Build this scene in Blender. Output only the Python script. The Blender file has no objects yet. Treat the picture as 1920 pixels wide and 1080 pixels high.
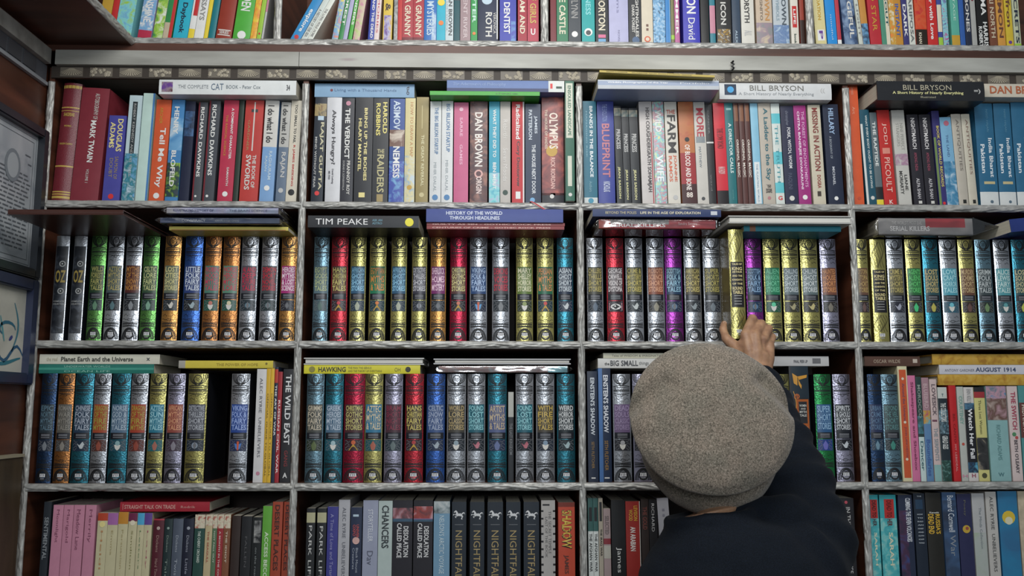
import bpy, bmesh, math, random
from math import sin, cos, pi, radians, sqrt
from mathutils import Vector, Matrix, noise
random.seed(7)

# ------------------------------------------------------------------ camera, world, lamps, exposure
S = bpy.context.scene
COL = S.collection
F_PX = 1700.0
CAM_Z, CAM_D = 1.62, 1.94
PITCH, YAW = radians(7.43), radians(-1.338)
cam_d = bpy.data.cameras.new('camera')
cam_d.sensor_width = 36.0
cam_d.lens = 36.0 * F_PX / 1920.0
cam_d.clip_start = 0.02
cam = bpy.data.objects.new('camera', cam_d)
COL.objects.link(cam)
cam.location = (0, -CAM_D, CAM_Z)
cam.rotation_euler = (pi / 2 + PITCH, 0, YAW)
S.camera = cam
ROT = cam.rotation_euler.to_matrix()

W = bpy.data.worlds.new('world')
S.world = W
W.use_nodes = True
W.node_tree.nodes['Background'].inputs[0].default_value = (0.80, 0.90, 1.0, 1)
W.node_tree.nodes['Background'].inputs[1].default_value = 0.165


def area(name, loc, target, sx, sy, power, color=(1, 1, 1)):
    d = bpy.data.lights.new(name, 'AREA')
    d.shape = 'RECTANGLE'
    d.size, d.size_y, d.energy, d.color = sx, sy, power, color
    o = bpy.data.objects.new(name, d)
    COL.objects.link(o)
    o.location = loc
    o.rotation_euler = (Vector(target) - Vector(loc)).to_track_quat('-Z', 'Y').to_euler()
    return o


area('ceiling_lamp', (0.15, -1.05, CAM_Z + 1.12), (0.15, -0.05, CAM_Z + 0.15), 1.3, 0.35, 11.0, (1.0, 0.98, 0.94))
area('shopfront_daylight', (0.1, -4.6, CAM_Z + 0.98), (0.1, 0, CAM_Z + 0.40), 1.0, 1.30, 46, (0.90, 0.96, 1.0))
S.view_settings.view_transform = 'Standard'
S.view_settings.look = 'None'
S.view_settings.gamma = 1.0
S.view_settings.use_curve_mapping = False
S.view_settings.exposure = 0.3


# ------------------------------------------------------------------ helpers
def at(px, py, Y):
    """world point where the ray through a pixel of the 1920x1080 frame meets the vertical plane y = Y"""
    d = ROT @ Vector(((px - 960) / F_PX, -(py - 540) / F_PX, -1.0))
    k = (Y + CAM_D) / d.y
    return Vector((d.x * k, Y, CAM_Z + d.z * k))


def lin(h):
    if isinstance(h, str):
        h = PAL.get(h, h)
        r = [int(h[i:i + 2], 16) / 255 for i in (0, 2, 4)]
    else:
        r = list(h)
    y_ = .30 * r[0] + .59 * r[1] + .11 * r[2]
    r = [y_ + (c - y_) * 0.88 for c in r]
    return tuple(((c / 12.92) if c <= 0.04045 else ((c + 0.055) / 1.055) ** 2.4) for c in r) + (1.0,)


PAL = dict(white='e6e6e2', offwhite='d4d2cb', cream='ddd3b8', grey='8f8f8d', lgrey='bcbcba', dgrey='3f4246', black='17181b',
           navy='1c2740', dnavy='141b2c', blue='2a62b8', royal='2f46b0', sky='6aa9d8', pale='b9d0e0', cyan='22b5d0', aqua='7fd3d6',
           teal='1b7c88', dteal='15545e', green='2f8f4c', lime='9ccb3a', bgreen='4bb338', dgreen='1d4034', mint='bfe3d3',
           yellow='ecd22f', pyellow='ecdc8c', mustard='c79a2d', gold='c9a94a', tan='a8925c', orange='ec7a2c', dorange='d8552a',
           red='cf2a2a', bred='e62c2e', crimson='c22c4a', maroon='7d2630', wine='571d28', brown='6b4030', dbrown='3a2620',
           pink='e06b96', rose='c98399', magenta='bb2a86', purple='6a3c98', indigo='3a3690', violet='4a48c0', lilac='b0aed2',
           mauve='9a8490', beige='c9b89a')
PAL.update(fsilver='b2b5bb', fgold='b8ae62', fred='c2303c', fcrimson='b3243f', forange='c48a44', fcopper='b07038', fblue='3a64b4',
           fteal='2f7d90', fgreen='5c9648', femerald='2a8c4a', fpurple='953699', flilac='a5a1b6', fsteel='6d8f9e', fdeep='2b4468')

MATS = {}


def nodes_of(name):
    m = bpy.data.materials.new(name)
    m.use_nodes = True
    nt = m.node_tree
    return m, nt, nt.nodes, nt.links, nt.nodes['Principled BSDF']


def flat(col, rough=0.45, metal=0.0, coat=0.0):
    k = ('flat', col, rough, metal, coat)
    if k not in MATS:
        m, nt, N, L, P = nodes_of('print_' + str(col))
        P.inputs['Base Color'].default_value = lin(col)
        P.inputs['Roughness'].default_value = rough
        P.inputs['Metallic'].default_value = metal
        P.inputs['Coat Weight'].default_value = coat
        MATS[k] = m
    return MATS[k]


def cover_mat(col, rough=0.42, leather=False):
    k = ('cover', col, rough, leather)
    if k not in MATS:
        m, nt, N, L, P = nodes_of('cover_' + str(col))
        tc = N.new('ShaderNodeTexCoord')
        nz = N.new('ShaderNodeTexNoise')
        nz.inputs['Scale'].default_value = 45
        nz.inputs['Detail'].default_value = 5
        mx = N.new('ShaderNodeMix')
        mx.data_type = 'RGBA'
        c = lin(col)
        mx.inputs[6].default_value = tuple(x * 0.84 for x in c[:3]) + (1,)
        mx.inputs[7].default_value = tuple(min(1, x * 1.10 + 0.004) for x in c[:3]) + (1,)
        L.new(tc.outputs['Object'], nz.inputs['Vector'])
        L.new(nz.outputs[0], mx.inputs[0])
        L.new(mx.outputs[2], P.inputs['Base Color'])
        P.inputs['Roughness'].default_value = rough
        if leather:
            b = N.new('ShaderNodeBump')
            b.inputs['Strength'].default_value = 0.25
            b.inputs['Distance'].default_value = 0.001
            vz = N.new('ShaderNodeTexVoronoi')
            vz.inputs['Scale'].default_value = 700
            L.new(tc.outputs['Object'], vz.inputs['Vector'])
            L.new(vz.outputs[0], b.inputs['Height'])
            L.new(b.outputs[0], P.inputs['Normal'])
        else:
            P.inputs['Coat Weight'].default_value = 0.10
            P.inputs['Specular IOR Level'].default_value = 0.32
            P.inputs['Coat Roughness'].default_value = 0.25
        MATS[k] = m
    return MATS[k]


def art_mat(cols, scale=70, stretch=1.0):
    """printed illustration: soft patches of several ink colours"""
    k = ('art', tuple(cols), scale, stretch)
    if k not in MATS:
        m, nt, N, L, P = nodes_of('printed_artwork')
        tc = N.new('ShaderNodeTexCoord')
        mp = N.new('ShaderNodeMapping')
        mp.inputs['Scale'].default_value = (1, 1, stretch)
        mp.inputs['Location'].default_value = (random.random() * 9, random.random() * 9, random.random() * 9)
        nz = N.new('ShaderNodeTexNoise')
        nz.inputs['Scale'].default_value = scale
        nz.inputs['Detail'].default_value = 3
        nz.inputs['Distortion'].default_value = 0.8
        rp = N.new('ShaderNodeValToRGB')
        el = rp.color_ramp.elements
        n = len(cols)
        el[0].position, el[0].color = 0.30, lin(cols[0])
        el[1].position, el[1].color = 0.70, lin(cols[-1])
        for i in range(1, n - 1):
            e = el.new(0.30 + 0.40 * i / (n - 1))
            e.color = lin(cols[i])
        L.new(tc.outputs['Object'], mp.inputs[0])
        L.new(mp.outputs[0], nz.inputs['Vector'])
        L.new(nz.outputs[0], rp.inputs[0])
        L.new(rp.outputs[0], P.inputs['Base Color'])
        P.inputs['Roughness'].default_value = 0.4
        MATS[k] = m
    return MATS[k]


def foil_mat(col):
    k = ('foil', col)
    if k not in MATS:
        m, nt, N, L, P = nodes_of('foil_' + col[1:])
        c = lin(col)
        P.inputs['Base Color'].default_value = c
        P.inputs['Metallic'].default_value = 0.78
        P.inputs['Roughness'].default_value = 0.30
        tc = N.new('ShaderNodeTexCoord')
        mp = N.new('ShaderNodeMapping')
        mp.inputs['Scale'].default_value = (1, 0.2, 0.75)
        vz = N.new('ShaderNodeTexVoronoi')
        vz.feature = 'SMOOTH_F1'
        vz.inputs['Scale'].default_value = 420
        nz = N.new('ShaderNodeTexNoise')
        nz.inputs['Scale'].default_value = 90
        nz.inputs['Detail'].default_value = 3
        nz.inputs['Distortion'].default_value = 1.5
        ad = N.new('ShaderNodeMath')
        b = N.new('ShaderNodeBump')
        b.inputs['Strength'].default_value = 0.22
        b.inputs['Distance'].default_value = 0.0012
        L.new(tc.outputs['Object'], mp.inputs[0])
        L.new(mp.outputs[0], vz.inputs['Vector'])
        L.new(mp.outputs[0], nz.inputs['Vector'])
        L.new(vz.outputs[0], ad.inputs[0])
        L.new(nz.outputs[0], ad.inputs[1])
        L.new(ad.outputs[0], b.inputs['Height'])
        L.new(b.outputs[0], P.inputs['Normal'])
        MATS[k] = m
    return MATS[k]


def page_mat(col='d9d2bd', axis=0):
    k = ('page', col, axis)
    if k not in MATS:
        m, nt, N, L, P = nodes_of('page_edges')
        tc = N.new('ShaderNodeTexCoord')
        mp = N.new('ShaderNodeMapping')
        mp.inputs['Scale'].default_value = (900, 3, 3)
        nz = N.new('ShaderNodeTexNoise')
        nz.inputs['Scale'].default_value = 1
        nz.inputs['Detail'].default_value = 2
        mx = N.new('ShaderNodeMix')
        mx.data_type = 'RGBA'
        c = lin(col)
        mx.inputs[6].default_value = tuple(x * 0.62 for x in c[:3]) + (1,)
        mx.inputs[7].default_value = c
        L.new(tc.outputs['Object'], mp.inputs[0])
        L.new(mp.outputs[0], nz.inputs['Vector'])
        L.new(nz.outputs[0], mx.inputs[0])
        L.new(mx.outputs[2], P.inputs['Base Color'])
        P.inputs['Roughness'].default_value = 0.85
        MATS[k] = m
    return MATS[k]


def wood_mat(name, c1, c2, scale, vec, rough=0.5):
    m, nt, N, L, P = nodes_of(name)
    tc = N.new('ShaderNodeTexCoord')
    mp = N.new('ShaderNodeMapping')
    mp.inputs['Scale'].default_value = vec
    nz = N.new('ShaderNodeTexNoise')
    nz.inputs['Scale'].default_value = scale
    nz.inputs['Detail'].default_value = 6
    nz.inputs['Distortion'].default_value = 0.6
    rp = N.new('ShaderNodeValToRGB')
    rp.color_ramp.elements[0].position, rp.color_ramp.elements[0].color = 0.3, lin(c1)
    rp.color_ramp.elements[1].position, rp.color_ramp.elements[1].color = 0.7, lin(c2)
    L.new(tc.outputs['Object'], mp.inputs[0])
    L.new(mp.outputs[0], nz.inputs['Vector'])
    L.new(nz.outputs[0], rp.inputs[0])
    L.new(rp.outputs[0], P.inputs['Base Color'])
    P.inputs['Roughness'].default_value = rough
    return m


def wrap_mat():
    if 'wrap' not in MATS:
        m, nt, N, L, P = nodes_of('clear_plastic_wrap')
        out = N['Material Output']
        tr = N.new('ShaderNodeBsdfTransparent')
        gl = N.new('ShaderNodeBsdfGlossy')
        gl.inputs['Roughness'].default_value = 0.12
        fr = N.new('ShaderNodeFresnel')
        fr.inputs['IOR'].default_value = 1.5
        mt = N.new('ShaderNodeMath')
        mt.operation = 'ADD'
        mt.inputs[1].default_value = 0.13
        mt.use_clamp = True
        ms = N.new('ShaderNodeMixShader')
        L.new(fr.outputs[0], mt.inputs[0])
        L.new(mt.outputs[0], ms.inputs[0])
        L.new(tr.outputs[0], ms.inputs[1])
        L.new(gl.outputs[0], ms.inputs[2])
        L.new(ms.outputs[0], out.inputs['Surface'])
        MATS['wrap'] = m
    return MATS['wrap']


class MB:
    """collects polygons with material slots; build() links them as ONE mesh object"""

    def __init__(s):
        s.v, s.f, s.m, s.mats = [], [], [], []

    def slot(s, mat):
        if mat not in s.mats:
            s.mats.append(mat)
        return s.mats.index(mat)

    def add(s, verts, faces, mat):
        o, k = len(s.v), s.slot(mat)
        s.v += [tuple(v) for v in verts]
        s.f += [tuple(i + o for i in f) for f in faces]
        s.m += [k] * len(faces)

    def box(s, x0, x1, y0, y1, z0, z1, mat):
        s.add([(x0, y0, z0), (x1, y0, z0), (x1, y1, z0), (x0, y1, z0), (x0, y0, z1), (x1, y0, z1), (x1, y1, z1), (x0, y1, z1)],
              [(0, 3, 2, 1), (4, 5, 6, 7), (0, 1, 5, 4), (1, 2, 6, 5), (2, 3, 7, 6), (3, 0, 4, 7)], mat)

    def loft(s, rings, mat, cap=True):
        n = len(rings[0])
        vs = [p for r in rings for p in r]
        fs = []
        for i in range(len(rings) - 1):
            for j in range(n):
                a, b = i * n + j, i * n + (j + 1) % n
                fs.append((a, b, b + n, a + n))
        if cap:
            fs.append(tuple(reversed(range(n))))
            fs.append(tuple(range((len(rings) - 1) * n, len(rings) * n)))
        s.add(vs, fs, mat)

    def mesh(s, name, smooth=False, autosmooth=None):
        me = bpy.data.meshes.new(name)
        me.from_pydata(s.v, [], s.f)
        for m in s.mats:
            me.materials.append(m)
        if s.m:
            me.polygons.foreach_set('material_index', s.m)
        if smooth:
            me.polygons.foreach_set('use_smooth', [True] * len(s.f))
            if autosmooth:
                me.set_sharp_from_angle(angle=radians(autosmooth))
        me.update()
        return me

    def build(s, name, parent=None, smooth=False, autosmooth=None):
        return link(name, s.mesh(name, smooth, autosmooth), parent)


def link(name, me, parent=None):
    o = bpy.data.objects.new(name, me)
    COL.objects.link(o)
    if parent is not None:
        o.parent = parent
    return o


def thing(name, label, cat, loc=(0, 0, 0), rot=(0, 0, 0), group=None):
    o = bpy.data.objects.new(name, None)
    COL.objects.link(o)
    o.empty_display_size = 0.02
    o.location, o.rotation_euler = loc, rot
    o['label'], o['category'] = label, cat
    if group:
        o['group'] = group
    return o


def struct(o):
    o['kind'] = 'structure'
    return o


def tube(mb, pts, radii, mat, n=12, squash=None):
    """closed tapering tube through pts"""
    rings = []
    P = [Vector(p) for p in pts]
    up = Vector((0.13, 0.31, 0.94))
    for i, p in enumerate(P):
        t = (P[min(i + 1, len(P) - 1)] - P[max(i - 1, 0)]).normalized()
        a = t.cross(up).normalized()
        b = a.cross(t).normalized()
        rings.append([p + (a * cos(2 * pi * j / n) + b * sin(2 * pi * j / n)) * radii[i] for j in range(n)])
    e0, e1 = rings[0], rings[-1]
    t0, t1 = (P[0] - P[1]).normalized(), (P[-1] - P[-2]).normalized()
    pre = [[P[0] + (q - P[0]) * k + t0 * radii[0] * h for q in e0] for k, h in ((0.35, 0.92), (0.78, 0.6))]
    post = [[P[-1] + (q - P[-1]) * k + t1 * radii[-1] * h for q in e1] for k, h in ((0.78, 0.6), (0.35, 0.92))]
    mb.loft(pre + rings + post, mat)


def fused(name, mb, voxel, smooth_iter, parent, mat):
    """the pieces collected in mb become one continuous skin"""
    o = mb.build(name)
    r = o.modifiers.new('r', 'REMESH')
    r.mode, r.voxel_size = 'VOXEL', voxel
    s = o.modifiers.new('s', 'SMOOTH')
    s.factor, s.iterations = 0.5, smooth_iter
    dg = bpy.context.evaluated_depsgraph_get()
    me = bpy.data.meshes.new_from_object(o.evaluated_get(dg))
    bpy.data.objects.remove(o)
    me.materials.clear()
    me.materials.append(mat)
    me.polygons.foreach_set('use_smooth', [True] * len(me.polygons))
    me.polygons.foreach_set('material_index', [0] * len(me.polygons))
    return link(name, me, parent)


# ------------------------------------------------------------------ lettering: outlines of the built-in font, as polygons
GLYPH = {}


def load_glyphs():
    chars = ''.join(chr(i) for i in range(33, 127))
    tmp = []
    for wgt, off in (('r', 0.0), ('b', 0.022)):
        for ch in chars:
            pair = []
            for body in (ch, ch + ch):
                c = bpy.data.curves.new('g', 'FONT')
                c.body = body
                c.resolution_u = 2
                c.offset = off
                o = bpy.data.objects.new('g', c)
                COL.objects.link(o)
                pair.append(o)
            tmp.append((wgt, ch, pair))
    bpy.context.view_layer.update()
    dg = bpy.context.evaluated_depsgraph_get()
    for wgt, ch, (a, b) in tmp:
        ea, eb = a.evaluated_get(dg), b.evaluated_get(dg)
        me = ea.to_mesh()
        vs = [(v.co.x, v.co.y) for v in me.vertices]
        fs = [tuple(p.vertices) for p in me.polygons]
        mxa = max((v[0] for v in vs), default=0.3)
        ea.to_mesh_clear()
        m2 = eb.to_mesh()
        mxb = max((v.co.x for v in m2.vertices), default=0.6)
        eb.to_mesh_clear()
        GLYPH[(wgt, ch)] = (vs, fs, mxb - mxa)
    for _, _, pr in tmp:
        for o in pr:
            c = o.data
            bpy.data.objects.remove(o)
            bpy.data.curves.remove(c)


load_glyphs()


def text_polys(s, wgt):
    x, out = 0.0, []
    for ch in s:
        if ch == ' ':
            x += 0.30
            continue
        g = GLYPH.get((wgt, ch))
        if g is None:
            continue
        out.append(([(x + a, b) for a, b in g[0]], g[1]))
        x += g[2]
    if not out:
        return [], 1, 0, 1
    xs = [p[0] for vs, _ in out for p in vs]
    ys = [p[1] for vs, _ in out for p in vs]
    x0, x1, y0, y1 = min(xs), max(xs), min(ys), max(ys)
    return [([(a - x0, b - y0) for a, b in vs], fs) for vs, fs in out], x1 - x0, y0, y1 - y0


# items printed on a spine; s runs down the spine 0..1, u across it 0..1
def t(s, col, s0, s1, u0=0.22, u1=0.78, w='b'): return ('t', s, col, s0, s1, u0, u1, w)      # reads down
def h(s, col, s0, s1, u0=0.12, u1=0.88, w='b'): return ('h', s, col, s0, s1, u0, u1, w)      # reads across
def b(col, s0, s1, u0=0.0, u1=1.0): return ('b', col, s0, s1, u0, u1)                        # block of colour
def a(cols, s0, s1, u0=0.0, u1=1.0, sc=70): return ('a', tuple(cols.split()), s0, s1, u0, u1, sc)  # printed picture
def d(col, s, u=0.5, r=0.25): return ('d', col, s, u, r)                                      # round device, r of the width


# a prancing horse, in (u, s)
HORSE = ([(.30, .150), (.26, .165), (.34, .185), (.62, .190), (.70, .168), (.60, .152), (.45, .156)],
         [(.30, .150), (.45, .156), (.36, .125), (.28, .112), (.22, .118), (.12, .138), (.16, .144), (.25, .134)],
         [(.26, .168), (.10, .160), (.08, .180), (.12, .182), (.14, .168), (.30, .180)],
         [(.34, .185), (.20, .195), (.26, .215), (.31, .212), (.27, .198), (.44, .188)],
         [(.62, .190), (.70, .168), (.78, .195), (.70, .222), (.76, .232), (.64, .232), (.64, .218), (.70, .200)],
         [(.66, .158), (.70, .168), (.86, .150), (.92, .175), (.88, .142), (.78, .138)])


def horse(col): return ('p', col, HORSE)


class Spine:
    def __init__(s, w, hgt, bulge):
        s.w, s.h, s.b = w, hgt, bulge

    def pt(s, u, q, off):
        k = 2 * u - 1
        return ((u - 0.5) * s.w, s.b * k * k - off, s.h * (1 - q))

    def patch(s, mb, u0, u1, s0, s1, off, mat, n=6):
        vs = []
        for i in range(n + 1):
            u = u0 + (u1 - u0) * i / n
            vs += [s.pt(u, s1, off), s.pt(u, s0, off)]
        mb.add(vs, [(2 * i, 2 * i + 2, 2 * i + 3, 2 * i + 1) for i in range(n)], mat)

    def poly(s, mb, pts, off, mat):
        # always facing outwards
        if sum(p[0] * q[1] - q[0] * p[1] for p, q in zip(pts, pts[1:] + pts[:1])) > 0:
            pts = pts[::-1]
        mb.add([s.pt(u, q, off) for u, q in pts], [tuple(range(len(pts)))], mat)

    def disc(s, mb, u, q, ru, mat, off, n=14, rq=None):
        rq = rq or ru * s.w / s.h
        s.poly(mb, [(u + ru * cos(2 * pi * i / n), q + rq * sin(2 * pi * i / n)) for i in range(n)][::-1], off, mat)

    def stroke(s, mb, pts, wid, mat, off):
        """line through (u, q) points; wid in metres"""
        fine = []
        for (ua, qa), (ub, qb) in zip(pts, pts[1:]):
            k = max(1, int(abs(ub - ua) / .09))
            fine += [(ua + (ub - ua) * i / k, qa + (qb - qa) * i / k) for i in range(k)]
        fine.append(pts[-1])
        m = [Vector(((u - .5) * s.w, (1 - q) * s.h)) for u, q in fine]
        vs = []
        for i, p in enumerate(m):
            tg = (m[min(i + 1, len(m) - 1)] - m[max(i - 1, 0)])
            tg = tg.normalized() if tg.length > 1e-9 else Vector((1, 0))
            nn = Vector((-tg.y, tg.x)) * wid / 2
            for e in (p + nn, p - nn):
                vs.append(s.pt(e.x / s.w + .5, 1 - e.y / s.h, off))
        mb.add(vs, [(2 * i, 2 * i + 1, 2 * i + 3, 2 * i + 2) for i in range(len(m) - 1)], mat)

    def text(s, mb, st, col, s0, s1, u0, u1, mode, wgt, off):
        polys, tw, _, th = text_polys(st, wgt)
        if th < 0.35:
            th = 0.7
        mat = flat(col, 0.4)
        for vs, fs in polys:
            if mode == 't':
                q = [s.pt(u0 + (u1 - u0) * y / th, s0 + (s1 - s0) * x / tw, off) for x, y in vs]
            else:
                q = [s.pt(u0 + (u1 - u0) * x / tw, s1 + (s0 - s1) * y / th, off) for x, y in vs]
            mb.add(q, fs, mat)


# ------------------------------------------------------------------ book body
def cover_shell(mb, w, hgt, dep, bulge, th, mat_spine, mat_board, groove):
    """U-shaped cover: rounded spine, two boards; one closed shell"""
    n = 10 if bulge > 0.0015 else 4
    hw = w / 2
    outer = []
    for i in range(n + 1):
        u = i / n
        k = 2 * u - 1
        outer.append((-hw + w * u, bulge * k * k))
    g = 0.0011 if groove else 0.0
    bx = hw - (0.0004 if groove else 0)
    left = [(-bx, dep)] + ([(-bx, bulge + 0.010), (-hw + g, bulge + 0.006)] if groove else [])
    right = [(-x, y) for x, y in reversed(left)]
    out = left + outer + right
    inn = [(-bx + th, dep), (-hw + th + g * 1.3, bulge + th + 0.006), (-hw + th + g * 1.3, bulge + th)]
    inn = inn + [(-x, y) for x, y in reversed(inn)]
    prof = out + inn[::-1]
    nn, no = len(prof), len(out)
    vs = [(x, y, 0) for x, y in prof] + [(x, y, hgt) for x, y in prof]
    base = len(mb.v)
    ks, kb = mb.slot(mat_spine), mb.slot(mat_board)
    mb.v += vs
    s0 = len(left)
    for i in range(nn):
        j = (i + 1) % nn
        mb.f.append((base + i, base + j, base + j + nn, base + i + nn))
        mb.m.append(ks if s0 <= i < s0 + n else kb)
    for z in (0, nn):
        # rims: left board, spine strip, right board
        ii = lambda k: base + z + no + (len(inn) - 1 - k)
        oo = lambda k: base + z + k
        lastl = s0 if True else 0
        quads = [[oo(k) for k in range(0, lastl + 1)] + [ii(2), ii(1), ii(0)],
                 [oo(k) for k in range(lastl, lastl + n + 1)] + [ii(3), ii(2)],
                 [oo(k) for k in range(lastl + n, no)] + [ii(5), ii(4), ii(3)]]
        for q in quads:
            mb.f.append(tuple(q) if z else tuple(reversed(q)))
            mb.m.append(kb)


def make_book(name, label, w, hgt, dep, spec, loc, rot, group):
    """spec: colour, items, hard, opts"""
    root = thing(name, label, 'book', loc, rot, group)
    hard = spec.get('hard', False)
    bulge = spec.get('bulge', min(0.0016, w * 0.08) if hard else min(0.0006, w * 0.04))
    th = 0.0022 if hard else 0.0005
    th = min(th, w * 0.18)
    cm = spec['mat'] if 'mat' in spec else cover_mat(spec['col'], spec.get('rough', 0.42), spec.get('leather', False))
    bm_ = cover_mat(spec['board']) if 'board' in spec else cm
    mb = MB()
    cover_shell(mb, w, hgt, dep, bulge, th, cm, bm_, hard and w > 0.012)
    mb.build('cover', root, True, 40)
    pg = MB()
    e = 0.003 if hard else 0.0006
    px = max(w / 2 - th - (0.0016 if hard else 0.0001), w * 0.2)
    pg.box(-px, px, bulge + th + 0.0005, dep - e - 0.0003, e, hgt - e, page_mat(spec.get('pages', 'd9d2bd')))
    pg.build('page_block', root)
    sp = Spine(w, hgt, bulge)
    ks = spec.get('ks', 1.0)       # for spines whose foot is out of sight, s was read off the visible part
    q = lambda s_: s_ if s_ >= .999 and it[0] in 'ab' else min(.985, s_ * ks)
    first = True
    for n_it, it in enumerate(spec.get('items', ())):
        mb = MB()
        lift = 0.00002 * n_it
        if it[0] == 'b':
            sp.patch(mb, it[4], it[5], q(it[2]), q(it[3]), 0.00015 + lift, cover_mat(it[1]), 5)
        elif it[0] == 'a':
            sp.patch(mb, it[4], it[5], q(it[2]), q(it[3]), 0.00025 + lift, art_mat(it[1], it[6]), 5)
        elif it[0] == 'p':
            for poly in it[2]:
                sp.poly(mb, [(u_, q(s_)) for u_, s_ in poly], 0.0006 + lift, flat(it[1]))
        elif it[0] == 'd':
            sp.disc(mb, it[3], q(it[2]), it[4], flat(it[1]), 0.0005 + lift)
        else:
            sp.text(mb, it[1], it[2], q(it[3]), q(it[4]), it[5], it[6], it[0], it[7], 0.0007)
        if mb.f:
            nm = 'spine_print' if it[0] in 'ab' else 'spine_device' if it[0] in 'dp' else 'title_lettering' if first else 'spine_lettering'
            first = first and it[0] not in 'th'
            mb.build(nm, root, it[0] in 'ab')
    return root, sp


# --------------------------------------------------------------- foil-blocked classics
ORN = {}


def ornament(w, hgt, bulge):
    k = (round(w, 3), round(hgt, 3))
    if k in ORN:
        return ORN[k]
    sp, mb, ink = Spine(w, hgt, bulge), MB(), flat('101114', 0.5)
    o = 0.0004
    lw = 0.0015
    ring = lambda u, q, ru, rq, n=18: [(u + ru * cos(2 * pi * i / n), q + rq * sin(2 * pi * i / n)) for i in range(n + 1)]
    # leaf oval with two chevrons, and the lyre lines round it
    sp.stroke(mb, ring(.5, .052, .20, .040), 0.0016, ink, o)
    for q in (.040, .056):
        sp.stroke(mb, [(.40, q - .006), (.5, q + .008), (.60, q - .006)], 0.0009, ink, o)
    for sgn in (-1, 1):
        for k2, (da, qa) in enumerate(((.28, .088), (.37, .098), (.45, .106))):
            pts = []
            for i in range(9):
                f = i / 8
                pts.append((.5 + sgn * (da - (da - .10 + .04 * k2) * f ** 3), .004 + (qa - .004) * f ** .8))
            sp.stroke(mb, pts, lw, ink, o)
    for q, sag, wid in ((.118, -.010, .0019), (.132, -.006, .0014), (.150, 0, .0026), (.164, 0, .0014), (.179, .008, .0013)):
        sp.stroke(mb, [(.04 + .92 * i / 10, q + sag * (1 - (2 * i / 10 - 1) ** 2)) for i in range(11)], wid, ink, o)
    sp.stroke(mb, ring(.5, .196, .10, .011, 12), 0.0009, ink, o)
    for sgn in (-1, 1):
        sp.stroke(mb, [(.5 + sgn * (.14 + .26 * i / 6), .196 - .006 * sin(i)) for i in range(7)], 0.0007, ink, o)
        sp.stroke(mb, [(.5 + sgn * (.12 + .28 * i / 6), .232 + .008 * sin(i * 1.3)) for i in range(7)], 0.0007, ink, o)
    up_ = mb
    mb = MB()
    sp.stroke(mb, ring(.5, .800, .14, .010, 12), 0.0010, ink, o)
    for sgn in (-1, 1):
        sp.stroke(mb, [(.5 + sgn * (.16 + .28 * i / 6), .796 + .006 * sin(i)) for i in range(7)], 0.0008, ink, o)
        sp.stroke(mb, [(.5 + sgn * (.10 + .30 * i / 6), .755 + .010 * sin(i * 1.4)) for i in range(7)], 0.0006, ink, o)
    for q, sag, wid in ((.821, .006, .0015), (.838, 0, .0026), (.853, 0, .0014), (.866, -.006, .0017)):
        sp.stroke(mb, [(.04 + .92 * i / 10, q + sag * (1 - (2 * i / 10 - 1) ** 2)) for i in range(11)], wid, ink, o)
    for ru, q0 in ((.30, .892), (.38, .884), (.45, .876)):
        sp.stroke(mb, [(.5 - ru * cos(pi * i / 14), .985 - (.985 - q0) * sin(pi * i / 14)) for i in range(15)], lw * 1.2, ink, o)
    sp.disc(mb, .5, .945, .27, ink, o * 0.9, 16, .040)
    ORN[k] = (up_.mesh('head_ornament'), mb.mesh('foot_ornament'))
    return ORN[k]


def emblem(mb, sp, kind, col, tint):
    o = 0.0007
    C, T = flat(col, 0.4), flat(tint, 0.45)
    for sgn in (-1, 1):                                   # scrolls on both sides
        for q in (.625, .650, .675, .697):
            sp.stroke(mb, [(.5 + sgn * (.18 + .22 * i / 5), q + .010 * sin(i * 1.2 + q * 60)) for i in range(6)], 0.0009, T, o)
    if kind == 'face':
        sp.disc(mb, .5, .640, .13, C, o)
        sp.poly(mb, [(.32, .655), (.68, .655), (.62, .690), (.5, .708), (.38, .690)][::-1], o * 1.2, flat('offwhite'))
    elif kind == 'eye':
        sp.poly(mb, [(.12, .628), (.88, .628), (.88, .702), (.12, .702)][::-1], o, C)
        sp.disc(mb, .5, .665, .30, flat('white'), o * 1.3, 16, .028)
        sp.disc(mb, .5, .665, .13, flat('black'), o * 1.6, 12)
        sp.disc(mb, .46, .660, .05, flat('white'), o * 1.9, 10)
    elif kind == 'figure':
        sp.disc(mb, .5, .635, .11, C, o)
        sp.poly(mb, [(.5, .648), (.74, .708), (.26, .708)][::-1], o, flat('mustard'))
    elif kind == 'leaf':
        sp.poly(mb, [(.5, .620), (.66, .660), (.60, .700), (.5, .708), (.40, .700), (.34, .660)][::-1], o, C)
    elif kind == 'bird':
        sp.poly(mb, [(.5, .690), (.30, .640), (.46, .660), (.62, .625), (.72, .650), (.62, .690)][::-1], o, C)
    elif kind == 'warrior':
        sp.poly(mb, [(.30, .640), (.5, .655), (.70, .640), (.62, .690), (.5, .705), (.38, .690)][::-1], o, C)
        sp.poly(mb, [(.44, .625), (.56, .625), (.54, .705), (.46, .705)][::-1], o * 1.3, flat('dorange'))
    else:
        sp.disc(mb, .5, .662, .16, C, o)
        sp.poly(mb, [(.5, .625), (.60, .662), (.5, .700), (.40, .662)][::-1], o * 1.3, T)


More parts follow.
